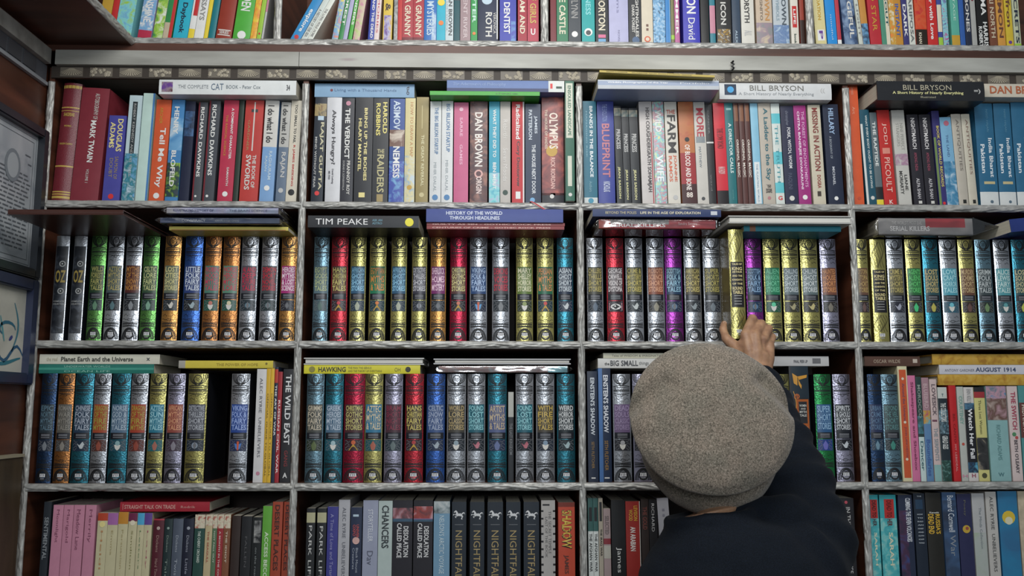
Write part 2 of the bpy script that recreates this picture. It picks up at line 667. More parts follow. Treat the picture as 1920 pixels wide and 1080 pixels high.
def make_foil(label, w, hgt, dep, s, loc, rot, group):
    root = thing('foil_spined_book', label, 'book', loc, rot, group)
    bulge = w * 0.10
    mb = MB()
    cover_shell(mb, w, hgt, dep, bulge, 0.0026, foil_mat(s['foil']), cover_mat(s.get('board', '191b22'), 0.3), True)
    mb.build('cover', root, True, 40)
    pg = MB()
    pg.box(-w / 2 + .0045, w / 2 - .0045, bulge + .0035, dep - .0035, .003, hgt - .003, page_mat())
    pg.build('page_block', root)
    sp = Spine(w, hgt, bulge)
    if s.get('style') == 'oz':          # two plain silver spines: dark jacket print, big Z
        pn, lt, lt2 = MB(), MB(), MB()
        sp.patch(pn, .05, .95, .10, .93, .0002, art_mat(('1a1d26', '2c3038', '5a606c'), 60), 8)
        sp.patch(pn, .10, .90, .32, .46, .0003, flat('22242c'), 8)
        pn.build('title_panel', root, True)
        for st, c_, s0, s1, u0, u1 in (('OZ', 'gold', .33, .45, .12, .88), ('COMPLETE', 'lgrey', .62, .635, .1, .9), ('COLLECTION', 'lgrey', .645, .66, .1, .9)):
            sp.text(lt if s0 < .5 else lt2, st, c_, s0, s1, u0, u1, 'h', 'b', .0008)
        lt.build('title_lettering', root)
        lt2.build('spine_lettering', root)
        for q in (.27, .53):
            em = MB()
            sp.disc(em, .6, q, .24, flat('lgrey', .3), .0006, 16)
            sp.disc(em, .6, q, .15, flat('black'), .0008, 14)
            sp.disc(em, .6, q, .06, flat('white'), .0010, 10)
            em.build('emblem', root)
    elif s.get('style') == 'arthur':    # wide gold panels, small centred title
        pn, lt, em, em2 = MB(), MB(), MB(), MB()
        sp.patch(pn, .08, .92, .30, .715, .0003, cover_mat('1d1b1f'), 8)
        pn.build('title_panel', root, True)
        rows = s['lines'].split('|')
        for i, ln in enumerate(rows):
            q0 = .312 + i * .036
            sp.text(lt, ln, 'e0cf8e', q0, q0 + (.030 if i in (1, 6, 7) else .018), .16, .84, 'h', 'b', .0008)
        for i in range(4):
            sp.stroke(lt, [(.25, .61 + i * .025), (.75, .61 + i * .025)], .0011, flat('lgrey'), .0006)
        lt.build('title_lettering', root)
        for k in range(7):                 # engraved branches in the gold fields
            for q0, q1 in ((.03, .28), (.74, .90)):
                u0 = .10 + .12 * k
                sp.stroke(em if q0 < .5 else em2, [(u0 + .10 * sin(i * .9 + k), q0 + (q1 - q0) * i / 8) for i in range(9)], .0008, flat('3b3418'), .0004)
        em.build('head_ornament', root)
        em2.build('foot_ornament', root)
    else:
        for nm_, me_ in zip(('head_ornament', 'foot_ornament'), ornament(w, hgt, bulge)):
            link(nm_, me_, root)
        pn = MB()
        dark = cover_mat('1b1e26', 0.35)
        sp.patch(pn, .06, .94, .283, .545, .0003, cover_mat(s['panel'], 0.35), 10)
        sp.patch(pn, .06, .94, .545, .605, .0003, dark, 10)
        sp.patch(pn, .06, .94, .605, .716, .0003, cover_mat(s.get('tint', '23262c'), 0.35), 10)
        fm = foil_mat(s['foil'])
        for q in (.281, .607, .716):
            sp.stroke(pn, [(.04 + .92 * i / 10, q) for i in range(11)], .0009, fm, .0005)
        pn.build('title_panel', root, True)
        lt = MB()
        rows = s['lines'].split('|')
        n = len(rows)
        step = .238 / n
        for i, ln in enumerate(rows):
            q0 = .295 + i * step
            sp.text(lt, ln, s['text'], q0, q0 + step * .80, .10, .90, 'h', 'b', .0008)
            if i < n - 1:
                sp.stroke(lt, [(.10, q0 + step * .90), (.90, q0 + step * .90)], .0006, flat(s['text']), .0006)
        for q in (.560, .572, .588):
            sp.stroke(lt, [(.22, q), (.78, q)], .0010, flat('9a9ca4'), .0006)
        lt.build('title_lettering', root)
        em = MB()
        emblem(em, sp, s['em'], s['emc'], s.get('scroll', '6d7076'))
        em.build('emblem', root)
    if s.get('style') != 'oz':
        bd = MB()
        sp.patch(bd, .33, .67, .917, .947, .0007, flat('e4e4e6', 0.35), 4)
        for u, q0, q1 in ((.395, .921, .944), (.425, .921, .924), (.425, .931, .934), (.50, .921, .944), (.46, .921, .924), (.54, .921, .924), (.58, .921, .944), (.615, .921, .924), (.615, .931, .934)):
            sp.patch(bd, u - .016, u + .016, q0, q1, .0009, flat('5a5c64'), 2)
        for q in (.957, .965):
            sp.stroke(bd, [(.38, q), (.62, q)], .0007, flat('a8a8ae'), .0009)
        bd.build('publisher_badge', root)
    return root


# ------------------------------------------------------------------ positions of the furniture
Z = lambda dz: CAM_Z + dz
X_LEFT, X_D = -0.9655, (-0.4100, 0.1939, 0.7924)
X_END = 1.40
Z_S = {2: Z(.4328), 3: Z(.1301), 4: Z(-.1671), 5: Z(-.4650), 6: Z(-.775), 7: Z(-1.09), 8: Z(-1.40)}
Z_TOPSHELF = at(1000, 86, 0).z
Z_CORN = (at(560, 130, 0).z, at(560, 103, 0).z)
DEPTH = 0.27
BOARD = 0.0155      # board thickness
X_WALL = X_LEFT - 0.012
SP_Y = 0.012        # spines stand this far behind the front edge


def shelf_top(r):
    return (Z_TOPSHELF if r == 1 else Z_S[r]) + BOARD / 2 + 0.0003

# ------------------------------------------------------------------ materials of the place
M_WOOD = wood_mat('brown_veneer', '3e2116', '6a3a26', 3.0, (1, 1, 9), 0.4)
M_WOODX = wood_mat('brown_veneer_shelf', '40241a', '63392a', 3.0, (1, 9, 9), 0.45)
M_DARK = wood_mat('dark_back_board', '2a1d17', '3a2820', 4.0, (1, 1, 6), 0.6)
M_OLIVE = wood_mat('olive_brown_board', '3c3020', '54452f', 4.0, (6, 6, 1), 0.5)


def silver_bark():
    m, nt, N, L, P = nodes_of('silver_painted_carving')
    tc = N.new('ShaderNodeTexCoord')
    nz = N.new('ShaderNodeTexNoise')
    nz.inputs['Scale'].default_value = 60
    nz.inputs['Detail'].default_value = 3
    rp = N.new('ShaderNodeValToRGB')
    rp.color_ramp.elements[0].position, rp.color_ramp.elements[0].color = 0.30, lin('94938f')
    rp.color_ramp.elements[1].position, rp.color_ramp.elements[1].color = 0.72, lin('bfbeb8')
    b_ = N.new('ShaderNodeBump')
    b_.inputs['Strength'].default_value = 0.2
    b_.inputs['Distance'].default_value = 0.001
    L.new(tc.outputs['Object'], nz.inputs['Vector'])
    L.new(nz.outputs[0], rp.inputs[0])
    L.new(rp.outputs[0], P.inputs['Base Color'])
    L.new(nz.outputs[0], b_.inputs['Height'])
    L.new(b_.outputs[0], P.inputs['Normal'])
    P.inputs['Metallic'].default_value = 0.25
    P.inputs['Roughness'].default_value = 0.42
    return m


M_SILVER = silver_bark()


def cornice_mat():
    m, nt, N, L, P = nodes_of('grey_painted_cornice')
    tc = N.new('ShaderNodeTexCoord')
    mp = N.new('ShaderNodeMapping')
    mp.inputs['Scale'].default_value = (1, 6, 6)
    nz = N.new('ShaderNodeTexNoise')
    nz.inputs['Scale'].default_value = 5
    nz.inputs['Detail'].default_value = 6
    rp = N.new('ShaderNodeValToRGB')
    rp.color_ramp.elements[0].position, rp.color_ramp.elements[0].color = 0.3, lin('8c8b83')
    rp.color_ramp.elements[1].position, rp.color_ramp.elements[1].color = 0.7, lin('b0b0a8')
    # one smear of reddish paint
    sb = N.new('ShaderNodeVectorMath')
    sb.operation = 'SUBTRACT'
    q = at(655, 113, -.015)
    sb.inputs[1].default_value = tuple(q)
    sc_ = N.new('ShaderNodeVectorMath')
    sc_.operation = 'MULTIPLY'
    sc_.inputs[1].default_value = (14, 1, 60)
    ln = N.new('ShaderNodeVectorMath')
    ln.operation = 'LENGTH'
    ad = N.new('ShaderNodeMath')
    ad.operation = 'ADD'
    r2 = N.new('ShaderNodeValToRGB')
    r2.color_ramp.elements[0].position, r2.color_ramp.elements[0].color = 0.75, (0.5, 0.5, 0.5, 1)
    r2.color_ramp.elements[1].position, r2.color_ramp.elements[1].color = 1.4, (0, 0, 0, 1)
    mx = N.new('ShaderNodeMix')
    mx.data_type = 'RGBA'
    mx.inputs[7].default_value = lin('8a6a76')
    L.new(tc.outputs['Object'], mp.inputs[0])
    L.new(mp.outputs[0], nz.inputs['Vector'])
    L.new(nz.outputs[0], rp.inputs[0])
    L.new(tc.outputs['Object'], sb.inputs[0])
    L.new(sb.outputs[0], sc_.inputs[0])
    L.new(sc_.outputs[0], ln.inputs[0])
    L.new(ln.outputs[1], ad.inputs[0])
    L.new(nz.outputs[0], ad.inputs[1])
    ad.inputs[1].default_value = 0
    L.new(ad.outputs[0], r2.inputs[0])
    L.new(r2.outputs[0], mx.inputs[0])
    L.new(rp.outputs[0], mx.inputs[6])
    L.new(mx.outputs[2], P.inputs['Base Color'])
    P.inputs['Roughness'].default_value = 0.5
    return m


M_CORN = cornice_mat()


def molding(mb, p0, p1, r, seed, face=(0, -1, 0)):
    """half-round bar carved like twigs and bark, from p0 to p1, bulging towards face"""
    p0, p1, f = Vector(p0), Vector(p1), Vector(face)
    ax = (p1 - p0)
    Ln = ax.length
    ax.normalize()
    sd = ax.cross(f).normalized()
    n, m = max(2, int(Ln / 0.0026)), 15
    vs, fs = [], []
    rnd = random.Random(seed)
    cell = 0.0075
    leaf = [(cell * (k + rnd.random()), rnd.uniform(.35, 2.8), rnd.uniform(.012, .022), rnd.uniform(.20, .34), rnd.uniform(-26, 26), rnd.uniform(.24, .42)) for k in range(int(Ln / cell) + 2)]
    for i in range(n + 1):
        s_ = Ln * i / n
        c0 = int(s_ / cell)
        near = leaf[max(0, c0 - 3):c0 + 4]
        for j in range(m + 1):
            th = pi * j / m
            rr = r * (1.0 + .05 * noise.noise(Vector((s_ * 60, th * 3, seed))))
            for (ls, lt, ll, lw, tilt, dp) in near:      # carved leaf strokes
                ds = s_ - ls
                e = (ds / ll) ** 2 + ((th - lt - tilt * ds) / lw) ** 2
                if e < 1:
                    rr = min(rr, r * (1.0 - dp * (1 - e) ** .6))
            rr = max(0.6 * r, min(1.04 * r, rr))
            vs.append(p0 + ax * s_ + sd * (rr * cos(th)) + f * (rr * sin(th) * 0.85))
    for i in range(n):
        for j in range(m):
            q = i * (m + 1) + j
            fs.append((q, q + 1, q + m + 2, q + m + 1))
    # closed back
    for i in range(n):
        q = i * (m + 1)
        fs.append((q, q + m + 1, q + 2 * m + 1, q + m))
    fs.append(tuple(range(m, -1, -1)))
    fs.append(tuple(n * (m + 1) + j for j in range(m + 1)))
    mb.add(vs, fs, M_SILVER)


# ------------------------------------------------------------------ room shell
mb = MB()
mb.box(X_WALL - 1.2, X_END + .6, -3.2, DEPTH + .12, -.05, 0, wood_mat('floor_tiles', '6f675c', '857c70', 2, (1, 1, 1), .5))
struct(mb.build('floor'))
mb = MB()
mb.box(X_WALL - .10, X_WALL, -1.3, DEPTH + .12, 0, CAM_Z + 1.25, M_WOOD)
struct(mb.build('wall_left'))
mb = MB()
mb.box(X_WALL, X_END + .6, DEPTH + .02, DEPTH + .12, 0, CAM_Z + 1.25, M_DARK)
struct(mb.build('wall_back'))

# ------------------------------------------------------------------ the bookcase (four bays, silver edge mouldings)
case = thing('bookcase', 'tall brown built-in bookcase with silver carved edges, packed with books', 'bookcase', (0, 0, 0))
mb = MB()
mb.box(X_LEFT, X_END, DEPTH, DEPTH + .012, 0.02, Z_CORN[0], M_DARK)
mb.build('back_panel', case)
for i, x in enumerate((X_LEFT,) + X_D + (X_END,)):
    mb = MB()
    mb.box(x - BOARD / 2 + .002, x + BOARD / 2 - .002, 0, DEPTH, 0.0, Z_CORN[0], M_WOOD)
    dv = mb.build('upright', case)
    mb = MB()
    zt = Z_CORN[0] - .034
    molding(mb, (x, -.0005, 0.05), (x, -.0005, zt), .0078, i + 1)
    mo = mb.build('carved_moulding', case, True)
    mo['label'] = 'silver carved edge moulding'
xs = (X_LEFT,) + X_D + (X_END,)
for r, z in Z_S.items():
    for i in range(4):
        x0, x1 = xs[i] + BOARD / 2 - .002, xs[i + 1] - BOARD / 2 + .002
        mb = MB()
        mb.box(x0, x1, 0, DEPTH, z - BOARD / 2, z + BOARD / 2, M_WOODX)
        mb.build('shelf_board', case)
        if r <= 6:
            mb = MB()
            molding(mb, (x0 - .004, -.0005, z), (x1 + .004, -.0005, z), .0083, r * 10 + i, )
            mo = mb.build('carved_moulding', case, True)
            mo['label'] = 'silver carved edge moulding'
# mosaic border under the cornice: alternating relief tiles
M_T0, M_T1, M_T2 = flat('3c332b', .6), flat('a59b86', .5), flat('6f675b', .5)
zb0, zb1 = at(560, 150, -.004).z, Z_CORN[0]
mb = MB()
mb.box(X_LEFT, X_END, -.006, 0.002, zb0, zb1, M_T0)
bd = mb.build('mosaic_border', case)
bd['label'] = 'dark border strip of patterned relief tiles'
pit = (at(595, 140, -.007).x - at(540, 140, -.007).x)
x, k = X_LEFT + .012, 0
while x < X_END - pit:
    mb = MB()
    cx, cz, hw, hh = x + pit / 2, (zb0 + zb1) / 2, pit * .38, (zb1 - zb0) * .40
    mb.box(cx - hw, cx + hw, -.0072, -.006, cz - hh, cz + hh, M_T2)
    if k % 2:
        rr = random.Random(k)
        for q in range(13):             # flower scrolls
            ux, uz, ra = cx + hw * rr.uniform(-.85, .85), cz + hh * rr.uniform(-.7, .7), .0032
            ring = [(ux + ra * (1 + .35 * (j % 2)) * cos(j * pi / 5), -.0084, uz + ra * (1 + .35 * (j % 2)) * sin(j * pi / 5)) for j in range(10)]
            mb.add(ring + [(ux, -.0092, uz)], [(j, (j + 1) % 10, 10) for j in range(10)], M_T1)
    else:
        for q in range(-5, 6):          # fan
            an = q * .24
            p0, p1 = (cx + .004 * sin(an), cz + hh * .8), (cx + hw * .95 * sin(an) * 1.05, cz + hh * .8 - hh * 1.6 * cos(an) ** .5)
            mb.add([(p0[0] - .0006, -.0074, p0[1]), (p0[0] + .0006, -.0074, p0[1]), (p1[0] + .0016, -.0086, p1[1]), (p1[0] - .0016, -.0086, p1[1])], [(0, 1, 2, 3)], M_T1)
    mb.build('relief_tile', case)
    x += pit
    k += 1

# cornice board over the bookcase, in two lengths
xj = at(561, 115, -.016).x
for i, (x0, x1) in enumerate(((X_LEFT + .012, xj - .0006), (xj + .0006, X_END))):
    mb = MB()
    mb.box(x0, x1, -.018, DEPTH, Z_CORN[0] + .0004, Z_CORN[1], M_CORN)
    struct(mb.build('trim_%d' % (i + 1)))

# overhead shelf unit along the back and its return along the side wall
up = thing('overhead_shelf', 'long overhead shelf with silver carved edge, above the grey cornice', 'shelf', (0, 0, 0))
ZT = Z_TOPSHELF
zu = ZT + .33
X_RET = at(252, 86, -.004).x
mb = MB()
mb.box(X_WALL, X_END, .0, DEPTH, ZT - BOARD / 2, ZT + BOARD / 2, M_WOODX)
mb.build('shelf_board', up)
mb = MB()
mb.box(X_WALL, X_END, -.010, .0, Z_CORN[1] + .0006, ZT - .006, M_WOODX)
mb.build('valance', up)
mb = MB()
mb.box(X_WALL, X_RET - .004, -1.2, -.0105, ZT - BOARD / 2 - .004, ZT + BOARD / 2 - .004, M_WOODX)
mb.build('side_shelf_board', up)
mb = MB()
mb.box(X_WALL, X_END, DEPTH - .002, DEPTH + .010, ZT + .008, zu, M_WOOD)
mb.build('back_panel', up)
mb = MB()
molding(mb, (X_RET - .002, -.002, ZT), (X_END, -.002, ZT), .0098, 91)
mb.build('carved_moulding', up, True)['label'] = 'silver carved edge moulding'
mb = MB()
molding(mb, (X_RET - .004, -1.2, ZT - .002), (X_RET - .004, -.010, ZT - .002), .0098, 92, (1, 0, 0))
mb.build('carved_moulding', up, True)['label'] = 'silver carved edge moulding'
X_UD = [at(p, 40, 0).x for p in (521, 1021, 1518)]
for i, x in enumerate(X_UD):
    mb = MB()
    mb.box(x - .007, x + .007, .0, DEPTH - .003, ZT + BOARD / 2, zu, M_WOOD)
    mb.build('upright', up)
    mb = MB()
    molding(mb, (x, -.0002, ZT + .007), (x, -.0002, zu), .0088, 70 + i)
    mb.build('carved_moulding', up, True)['label'] = 'silver carved edge moulding'

# ------------------------------------------------------------------ side wall: cornice, border, framed pieces, loose board
zc0, zc1 = Z_CORN
mb = MB()
mb.box(X_WALL, X_WALL + .016, -1.2, -.019, zc0, zc1, M_CORN)
struct(mb.build('trim_3'))
mb = MB()
mb.box(X_WALL, X_WALL + .004, -1.2, -.010, zc0 - .038, zc0 - .0005, cover_mat('5c6068', .4))
y = -.06
while y > -1.15:
    mb.box(X_WALL + .004, X_WALL + .006, y - .052, y, zc0 - .034, zc0 - .004, cover_mat('4a4c52', .4))
    y -= .060
struct(mb.build('trim_4'))
mb = MB()
mb.box(X_WALL, X_WALL + .008, -1.2, -.010, zc0 - .046, zc0 - .0385, cover_mat('9da3a8', .4))
struct(mb.build('trim_5'))


def side(px, py):
    """point on the side wall seen at a pixel"""
    dd = ROT @ Vector(((px - 960) / F_PX, -(py - 540) / F_PX, -1.0))
    k = X_WALL / dd.x
    return Vector((X_WALL, -CAM_D + dd.y * k, CAM_Z + dd.z * k))


def frame_on_wall(name, label, y1, z0, z1, width, fw, fd, fcol, mat_paper, mcol=None):
    """a framed sheet; y1 is the end next to the bookcase"""
    y0 = y1 - width
    rt = thing(name, label, 'picture', (X_WALL, (y0 + y1) / 2, z0))
    o = Vector((X_WALL, (y0 + y1) / 2, z0))
    fm, mb = flat(fcol, .3), MB()
    hw, hz = width / 2, z1 - z0
    for (a0, a1, b0, b1) in ((-hw, -hw + fw, 0, hz), (hw - fw, hw, 0, hz), (-hw + fw, hw - fw, 0, fw), (-hw + fw, hw - fw, hz - fw, hz)):
        mb.box(.0005, fd, a0, a1, b0, b1, fm)
        mb.box(fd, fd + .003, a0 + .003 * (a0 < 0), a1 - .003 * (a1 > 0), b0 + .003, b1 - .003, fm)
    mb.build('picture_frame', rt)
    mb = MB()
    mb.box(.0006, fd * .35, -hw + fw, hw - fw, fw, hz - fw, mat_paper)
    mb.build('sheet', rt)
    return rt, hw - fw, fw, hz - fw, fd * .35 + .0006


# upper frame: printed certificate
pa, pb = side(84, 262), side(70, 528)
yE = pa.y
doc = art_mat(('8f98a0', 'a9b0b5', 'b9bec1'), 12)
rt, hw, b0, b1, xf = frame_on_wall('framed_certificate', 'dark framed grey printed certificate hung high on the side wall', min(yE + .010, -.0105), pb.z, pa.z + .012, .34, .020, .018, '23282f', doc)
mb = MB()
ink = flat('5f666c', .6)
nl = 26
for i in range(nl):
    z = b1 - .035 - (b1 - b0 - .06) * i / nl
    yq = -hw + .02
    rr = random.Random(i)
    while yq < hw - .035:
        wl = rr.uniform(.008, .03)
        if not (i < 7 and -.05 < yq < .10):
            mb.add([(xf, yq, z), (xf, min(yq + wl, hw - .02), z), (xf, min(yq + wl, hw - .02), z + .003), (xf, yq, z + .003)], [(0, 1, 2, 3)], ink)
        yq += wl + .005
for kk in (0.0, 0.010):            # ruled border
    A0, A1, B0, B1 = -hw + .006 + kk, hw - .006 - kk, b0 + .006 + kk, b1 - .006 - kk
    for (q0, q1, r0, r1) in ((A0, A1, B0, B0 + .001), (A0, A1, B1 - .001, B1), (A0, A0 + .001, B0, B1), (A1 - .001, A1, B0, B1)):
        mb.add([(xf, q0, r0), (xf, q1, r0), (xf, q1, r1), (xf, q0, r1)], [(0, 1, 2, 3)], ink)
mb.build('printed_text', rt)
mb = MB()
dz = b1 - .085
out_ = [(xf + .0003, .055 + .030 * sin(2 * pi * i / 20), dz + .034 * cos(2 * pi * i / 20)) for i in range(20)]
mb.add(out_, [tuple(range(20))], flat('7d868d', .6))
mb.add([(xf + .0006, .055 + .022 * sin(2 * pi * i / 20), dz + .026 * cos(2 * pi * i / 20)) for i in range(20)], [tuple(range(20))], flat('aab1b5', .6))
mb.build('emblem', rt)

# lower frame: calligraphy
pa, pb = side(58, 545), side(50, 722)
rt, hw, b0, b1, xf = frame_on_wall('framed_calligraphy', 'navy framed cream sheet with blue brush calligraphy, below the certificate', min(yE + .006, -.0105), pb.z, pa.z + .020, .34, .024, .018, '2b3350', art_mat(('b9b7ab', 'c9c7ba', 'd2cfc2'), 9))
mb = MB()


def brush(pts, w0, col):
    vs, n = [], len(pts)
    for i, (yy, zz) in enumerate(pts):
        k = sin(pi * (i + .4) / (n + .2)) * w0 + .0008
        p, q = pts[max(i - 1, 0)], pts[min(i + 1, n - 1)]
        tx, tz = q[0] - p[0], q[1] - p[1]
        L_ = sqrt(tx * tx + tz * tz) or 1
        vs += [(xf, yy - tz / L_ * k, zz + tx / L_ * k), (xf, yy + tz / L_ * k, zz - tx / L_ * k)]
    mb.add(vs, [(2 * i, 2 * i + 1, 2 * i + 3, 2 * i + 2) for i in range(n - 1)], flat(col, .5))


yc, zc = hw - .045, (b0 + b1) / 2 - .02
brush([(yc + .02 * sin(i * .35), zc + .075 - .011 * i) for i in range(10)], .0022, '3f8295')
brush([(yc - .02 + .03 * cos(i * .5), zc + .02 + .014 * sin(i * .5)) for i in range(9)], .0026, '2f6f8a')
brush([(yc - .075 + .012 * i, zc - .028 + .016 * cos(i * .8)) for i in range(11)], .0030, '2a5f86')
brush([(yc - .09 + .014 * i, zc - .042 - .008 * sin(i * .45)) for i in range(10)], .0030, '2f7f92')
brush([(yc - .012 + .004 * i, zc - .002 + .003 * i) for i in range(4)], .0032, '36408c')
brush([(yc - .05 + .004 * i, zc + .045 - .010 * i) for i in range(6)], .0022, '5aa0a8')
mb.build('calligraphy_lettering', rt)

# loose board standing against the side wall
pa = side(28, 856)
bd = thing('loose_board', 'olive brown board standing against the side wall below the frames', 'board', (X_WALL + .02, -.30, 0))
mb = MB()
mb.box(-.017, .0, -.30, .27 , 0, pa.z, M_OLIVE)
mb.build('panel', bd)
mb = MB()
mb.box(-.018, .003, -.30, .27, pa.z + .0002, pa.z + .006, flat('a39a80', .5))
mb.build('edge_strip', bd)['label'] = 'pale top edge'

# bent wire hook on the cornice
q = at(1372, 124, -.019)
hk = thing('metal_hook', 'small bent black wire hook fixed to the grey cornice', 'hook', tuple(q))
mb = MB()
tube(mb, [(.002, .0, .010), (.002, -.006, .009), (-.003, -.008, .005), (.003, -.008, .001), (-.002, -.008, -.003), (.003, -.007, -.007), (0, -.003, -.010)], [.0022] * 7, flat('black', .4), 8)
mb.build('wire', hk, True)

# ------------------------------------------------------------------ the books
CELLS = {}
ROWS = {1: 'top shelf', 2: 'second shelf', 3: 'third shelf', 4: 'fourth shelf', 5: 'bottom shelf'}
BAYS = ('first bay', 'second bay', 'third bay', 'last bay')


def bk(x0, x1, yt, col, look, *items, **o):
    o.update(x0=x0, x1=x1, yt=yt, col=col, look=look, items=items)
    return o


COLWORD = dict(fsilver='silver', fgold='gold', fred='red', fcrimson='crimson', forange='orange', fcopper='copper', fblue='blue', fteal='teal', fgreen='green',
               femerald='emerald', fpurple='purple', flilac='lilac', fsteel='steel blue', fdeep='dark blue')


def fo(x0, x1, foil, panel, text, lines, em='leaf', emc='lgrey', tw='', **o):
    o.update(x0=x0, x1=x1, foil=foil, panel=panel, text=text, lines=lines, em=em, emc=emc, col=foil)
    o['look'] = o.get('look') or COLWORD[foil] + ' foil-spined book with ' + tw + ' lettering'
    return o


def ly(x0, x1, y0, y1, col, look, *items, **o):
    o.update(x0=x0, x1=x1, y0=y0, y1=y1, col=col, look=look, items=items)
    return o


# ---- top shelf
CELLS[(1, 0)] = dict(lean=6.5, stand=[
    bk(186, 206, -90, 'mustard', 'yellow book half hidden behind the side shelf edge', b('black', .86, .93)),
    bk(207, 218, -100, 'red', 'thin red book next to the yellow one in the corner'),
    bk(219, 250, -105, 'aqua', 'pale blue and green picture book in the corner', a('sky aqua lime', .45, 1)),
    bk(263, 288, -110, 'lilac', 'purple book with white letters and red foot', a('white sky lilac', .55, .9), b('crimson', .90, 1.0), t('SUNSHINE', 'white', .50, .82)),
    bk(291, 309, -112, 'offwhite', 'white book with lime green foot', a('white lime green', .5, 1.0, 0, 1, 60)),
    bk(310, 326, -110, 'green', 'green and red strawberry patterned book', b('beige', .82, 1.0, 0, .6), b('red', .4, 1.0, .62, 1)),
    bk(329, 356, -118, 'cyan', 'bright cyan book with dark blue script', t('Baby\'s Daybook', 'navy', .42, .93, .25, .7)),
    bk(357, 368, -112, 'white', 'slim red and white book', b('red', .35, .75, .3, 1), b('yellow', .88, 1)),
    bk(369, 386, -115, 'white', 'slim white book with small grey lettering', t('ESSAYS', 'grey', .55, .8)),
    bk(387, 394, -115, 'yellow', 'very thin bright yellow book'),
    bk(395, 407, -112, 'teal', 'narrow teal book', hard=1),
    bk(409, 438, -105, '9c3524', 'thick rust red book with a white box at its foot', b('offwhite', .885, .895, .1, .9), h('SERIES', 'offwhite', .90, .93, .2, .8), b('offwhite', .935, .945, .1, .9), hard=1),
    bk(441, 473, -108, 'bgreen', 'thick leaf green book', t('GARDEN', 'white', .4, .7), d('white', .94), hard=1),
    bk(474, 485, -108, 'orange', 'narrow orange and yellow book', a('orange yellow', .3, 1)),
    bk(486, 494, -110, 'lime', 'narrow lime book with red mark', d('red', .92)),
    bk(495, 502, -108, 'lgrey', 'very thin pale grey book', b('rose', .3, .7)),
], lie=[])
r1 = [
    bk(566, 583, -4, '2c8fd0', 'bright blue book leaning hard beside the post', t('explore', 'white', .3, .8), d('red', .92), ln=27),
    bk(582, 595, -6, 'cdd6cf', 'pale grey book leaning hard', t('A HISTORY OF THE SEA', 'grey', .3, .9), ln=27),
    bk(596, 606, -8, 'dfe3d8', 'pale white book leaning hard', t('THE LONG WALK HOME', 'grey', .3, .9), ln=27),
    bk(625, 640, -80, 'orange', 'orange, yellow and blue slim book leaning', a('orange sky yellow', .3, 1), ln=9),
    bk(641, 649, -80, 'green', 'thin green book leaning', t('FOREST', 'white', .4, .8), ln=9),
    bk(649.5, 657, -82, 'lilac', 'thin lilac and white book leaning', ln=9),
    bk(657.5, 665.5, -82, 'bgreen', 'thin bright green book leaning', t('WONDERS', 'white', .3, .8), ln=8.5),
    bk(666, 680, -84, 'rose', 'dusty pink and yellow book leaning', a('rose beige lime', .5, 1), ln=8),
    bk(681, 692, -100, 'royal', 'navy blue slim book with white script', t('JOHNNY AND THE DEAD', 'white', .3, .95), ln=3),
    bk(693, 702, -102, 'e5d3d0', 'slim blush pink book', t('MEMORIES', 'crimson', .4, .9, .3, .7, 'r'), ln=3),
    bk(703, 720, -104, 'e0bd3a', 'mustard yellow book with purple picture at foot', t('&', 'dbrown', .60, .68), a('purple lilac mustard', .72, 1, .1, .9), ln=1),
    bk(721, 728, -105, 'grey', 'thin grey patterned book', a('dgrey lgrey', .2, 1)),
    bk(728, 736, -105, 'red', 'thin plain red book'),
    bk(737, 757, -108, 'b8303c', 'red book with cream block capitals', t('ANISTA GRANNY', 'cream', .35, .93), b('maroon', .94, 1)),
    bk(758, 778, -108, 'b8303c', 'red book with cream block capitals', t('ANISTA GRANNY', 'cream', .35, .93), b('maroon', .94, 1)),
    bk(780, 807, -110, '2f74c4', 'wide mid blue book with white lettering', t('MY BEST MYSTERIES', 'pale', .3, .92), a('2f74c4 pale', .70, .97, .6, .95), hard=1),
    bk(808, 824, -110, 'cyan', 'cyan book with yellow pictures', d('yellow', .60, .5, .42), d('orange', .80, .5, .3)),
    bk(826, 850, -112, 'c5d2d6', 'pale blue grey book with large dark capitals', t('DAN BROWN', '3a4046', .50, .92, .38, .86), t('THE LOST SYMBOL', '8fa6ad', .5, .88, .10, .26, 'r')),
    bk(851, 862, -112, 'dteal', 'narrow dark teal book with red top', b('red', .4, .58)),
    bk(863, 882, -112, 'a3888c', 'mauve grey book with faint lettering', t('THE SILENT RIVER', 'c9b6b8', .3, .95, .3, .7)),
    bk(883, 895, -112, '2fa04c', 'narrow grass green book', t('AFTER', 'mint', .45, .8), d('orange', .9)),
    bk(896, 934, -114, '1d2a4a', 'wide navy book with white bird and capitals', t('ROTH', 'offwhite', .70, .93, .38, .70), t('VERONICA', 'offwhite', .70, .90, .76, .9, 'r'), d('pale', .58, .45, .26), b('white', .3, .95, .93, .98), hard=1),
    bk(937, 968, -112, '3f48b8', 'wide violet blue book with white capitals', t('DEMON DENTIST', 'white', .30, .90, .25, .62), a('3f48b8 sky', .78, .97, .68, .95)),
    bk(971, 988, -112, 'b0283a', 'deep red book with cream capitals', t('VIKRAM AND', 'cream', .4, .9)),
    bk(989, 1010, -112, 'c23a50', 'crimson book with gold lettering and white device', t('CITY OF GIRLS', 'gold', .3, .8), h('U', 'white', .85, .91, .3, .7)),
]
CELLS[(1, 1)] = dict(lean=0, stand=r1, lie=[])
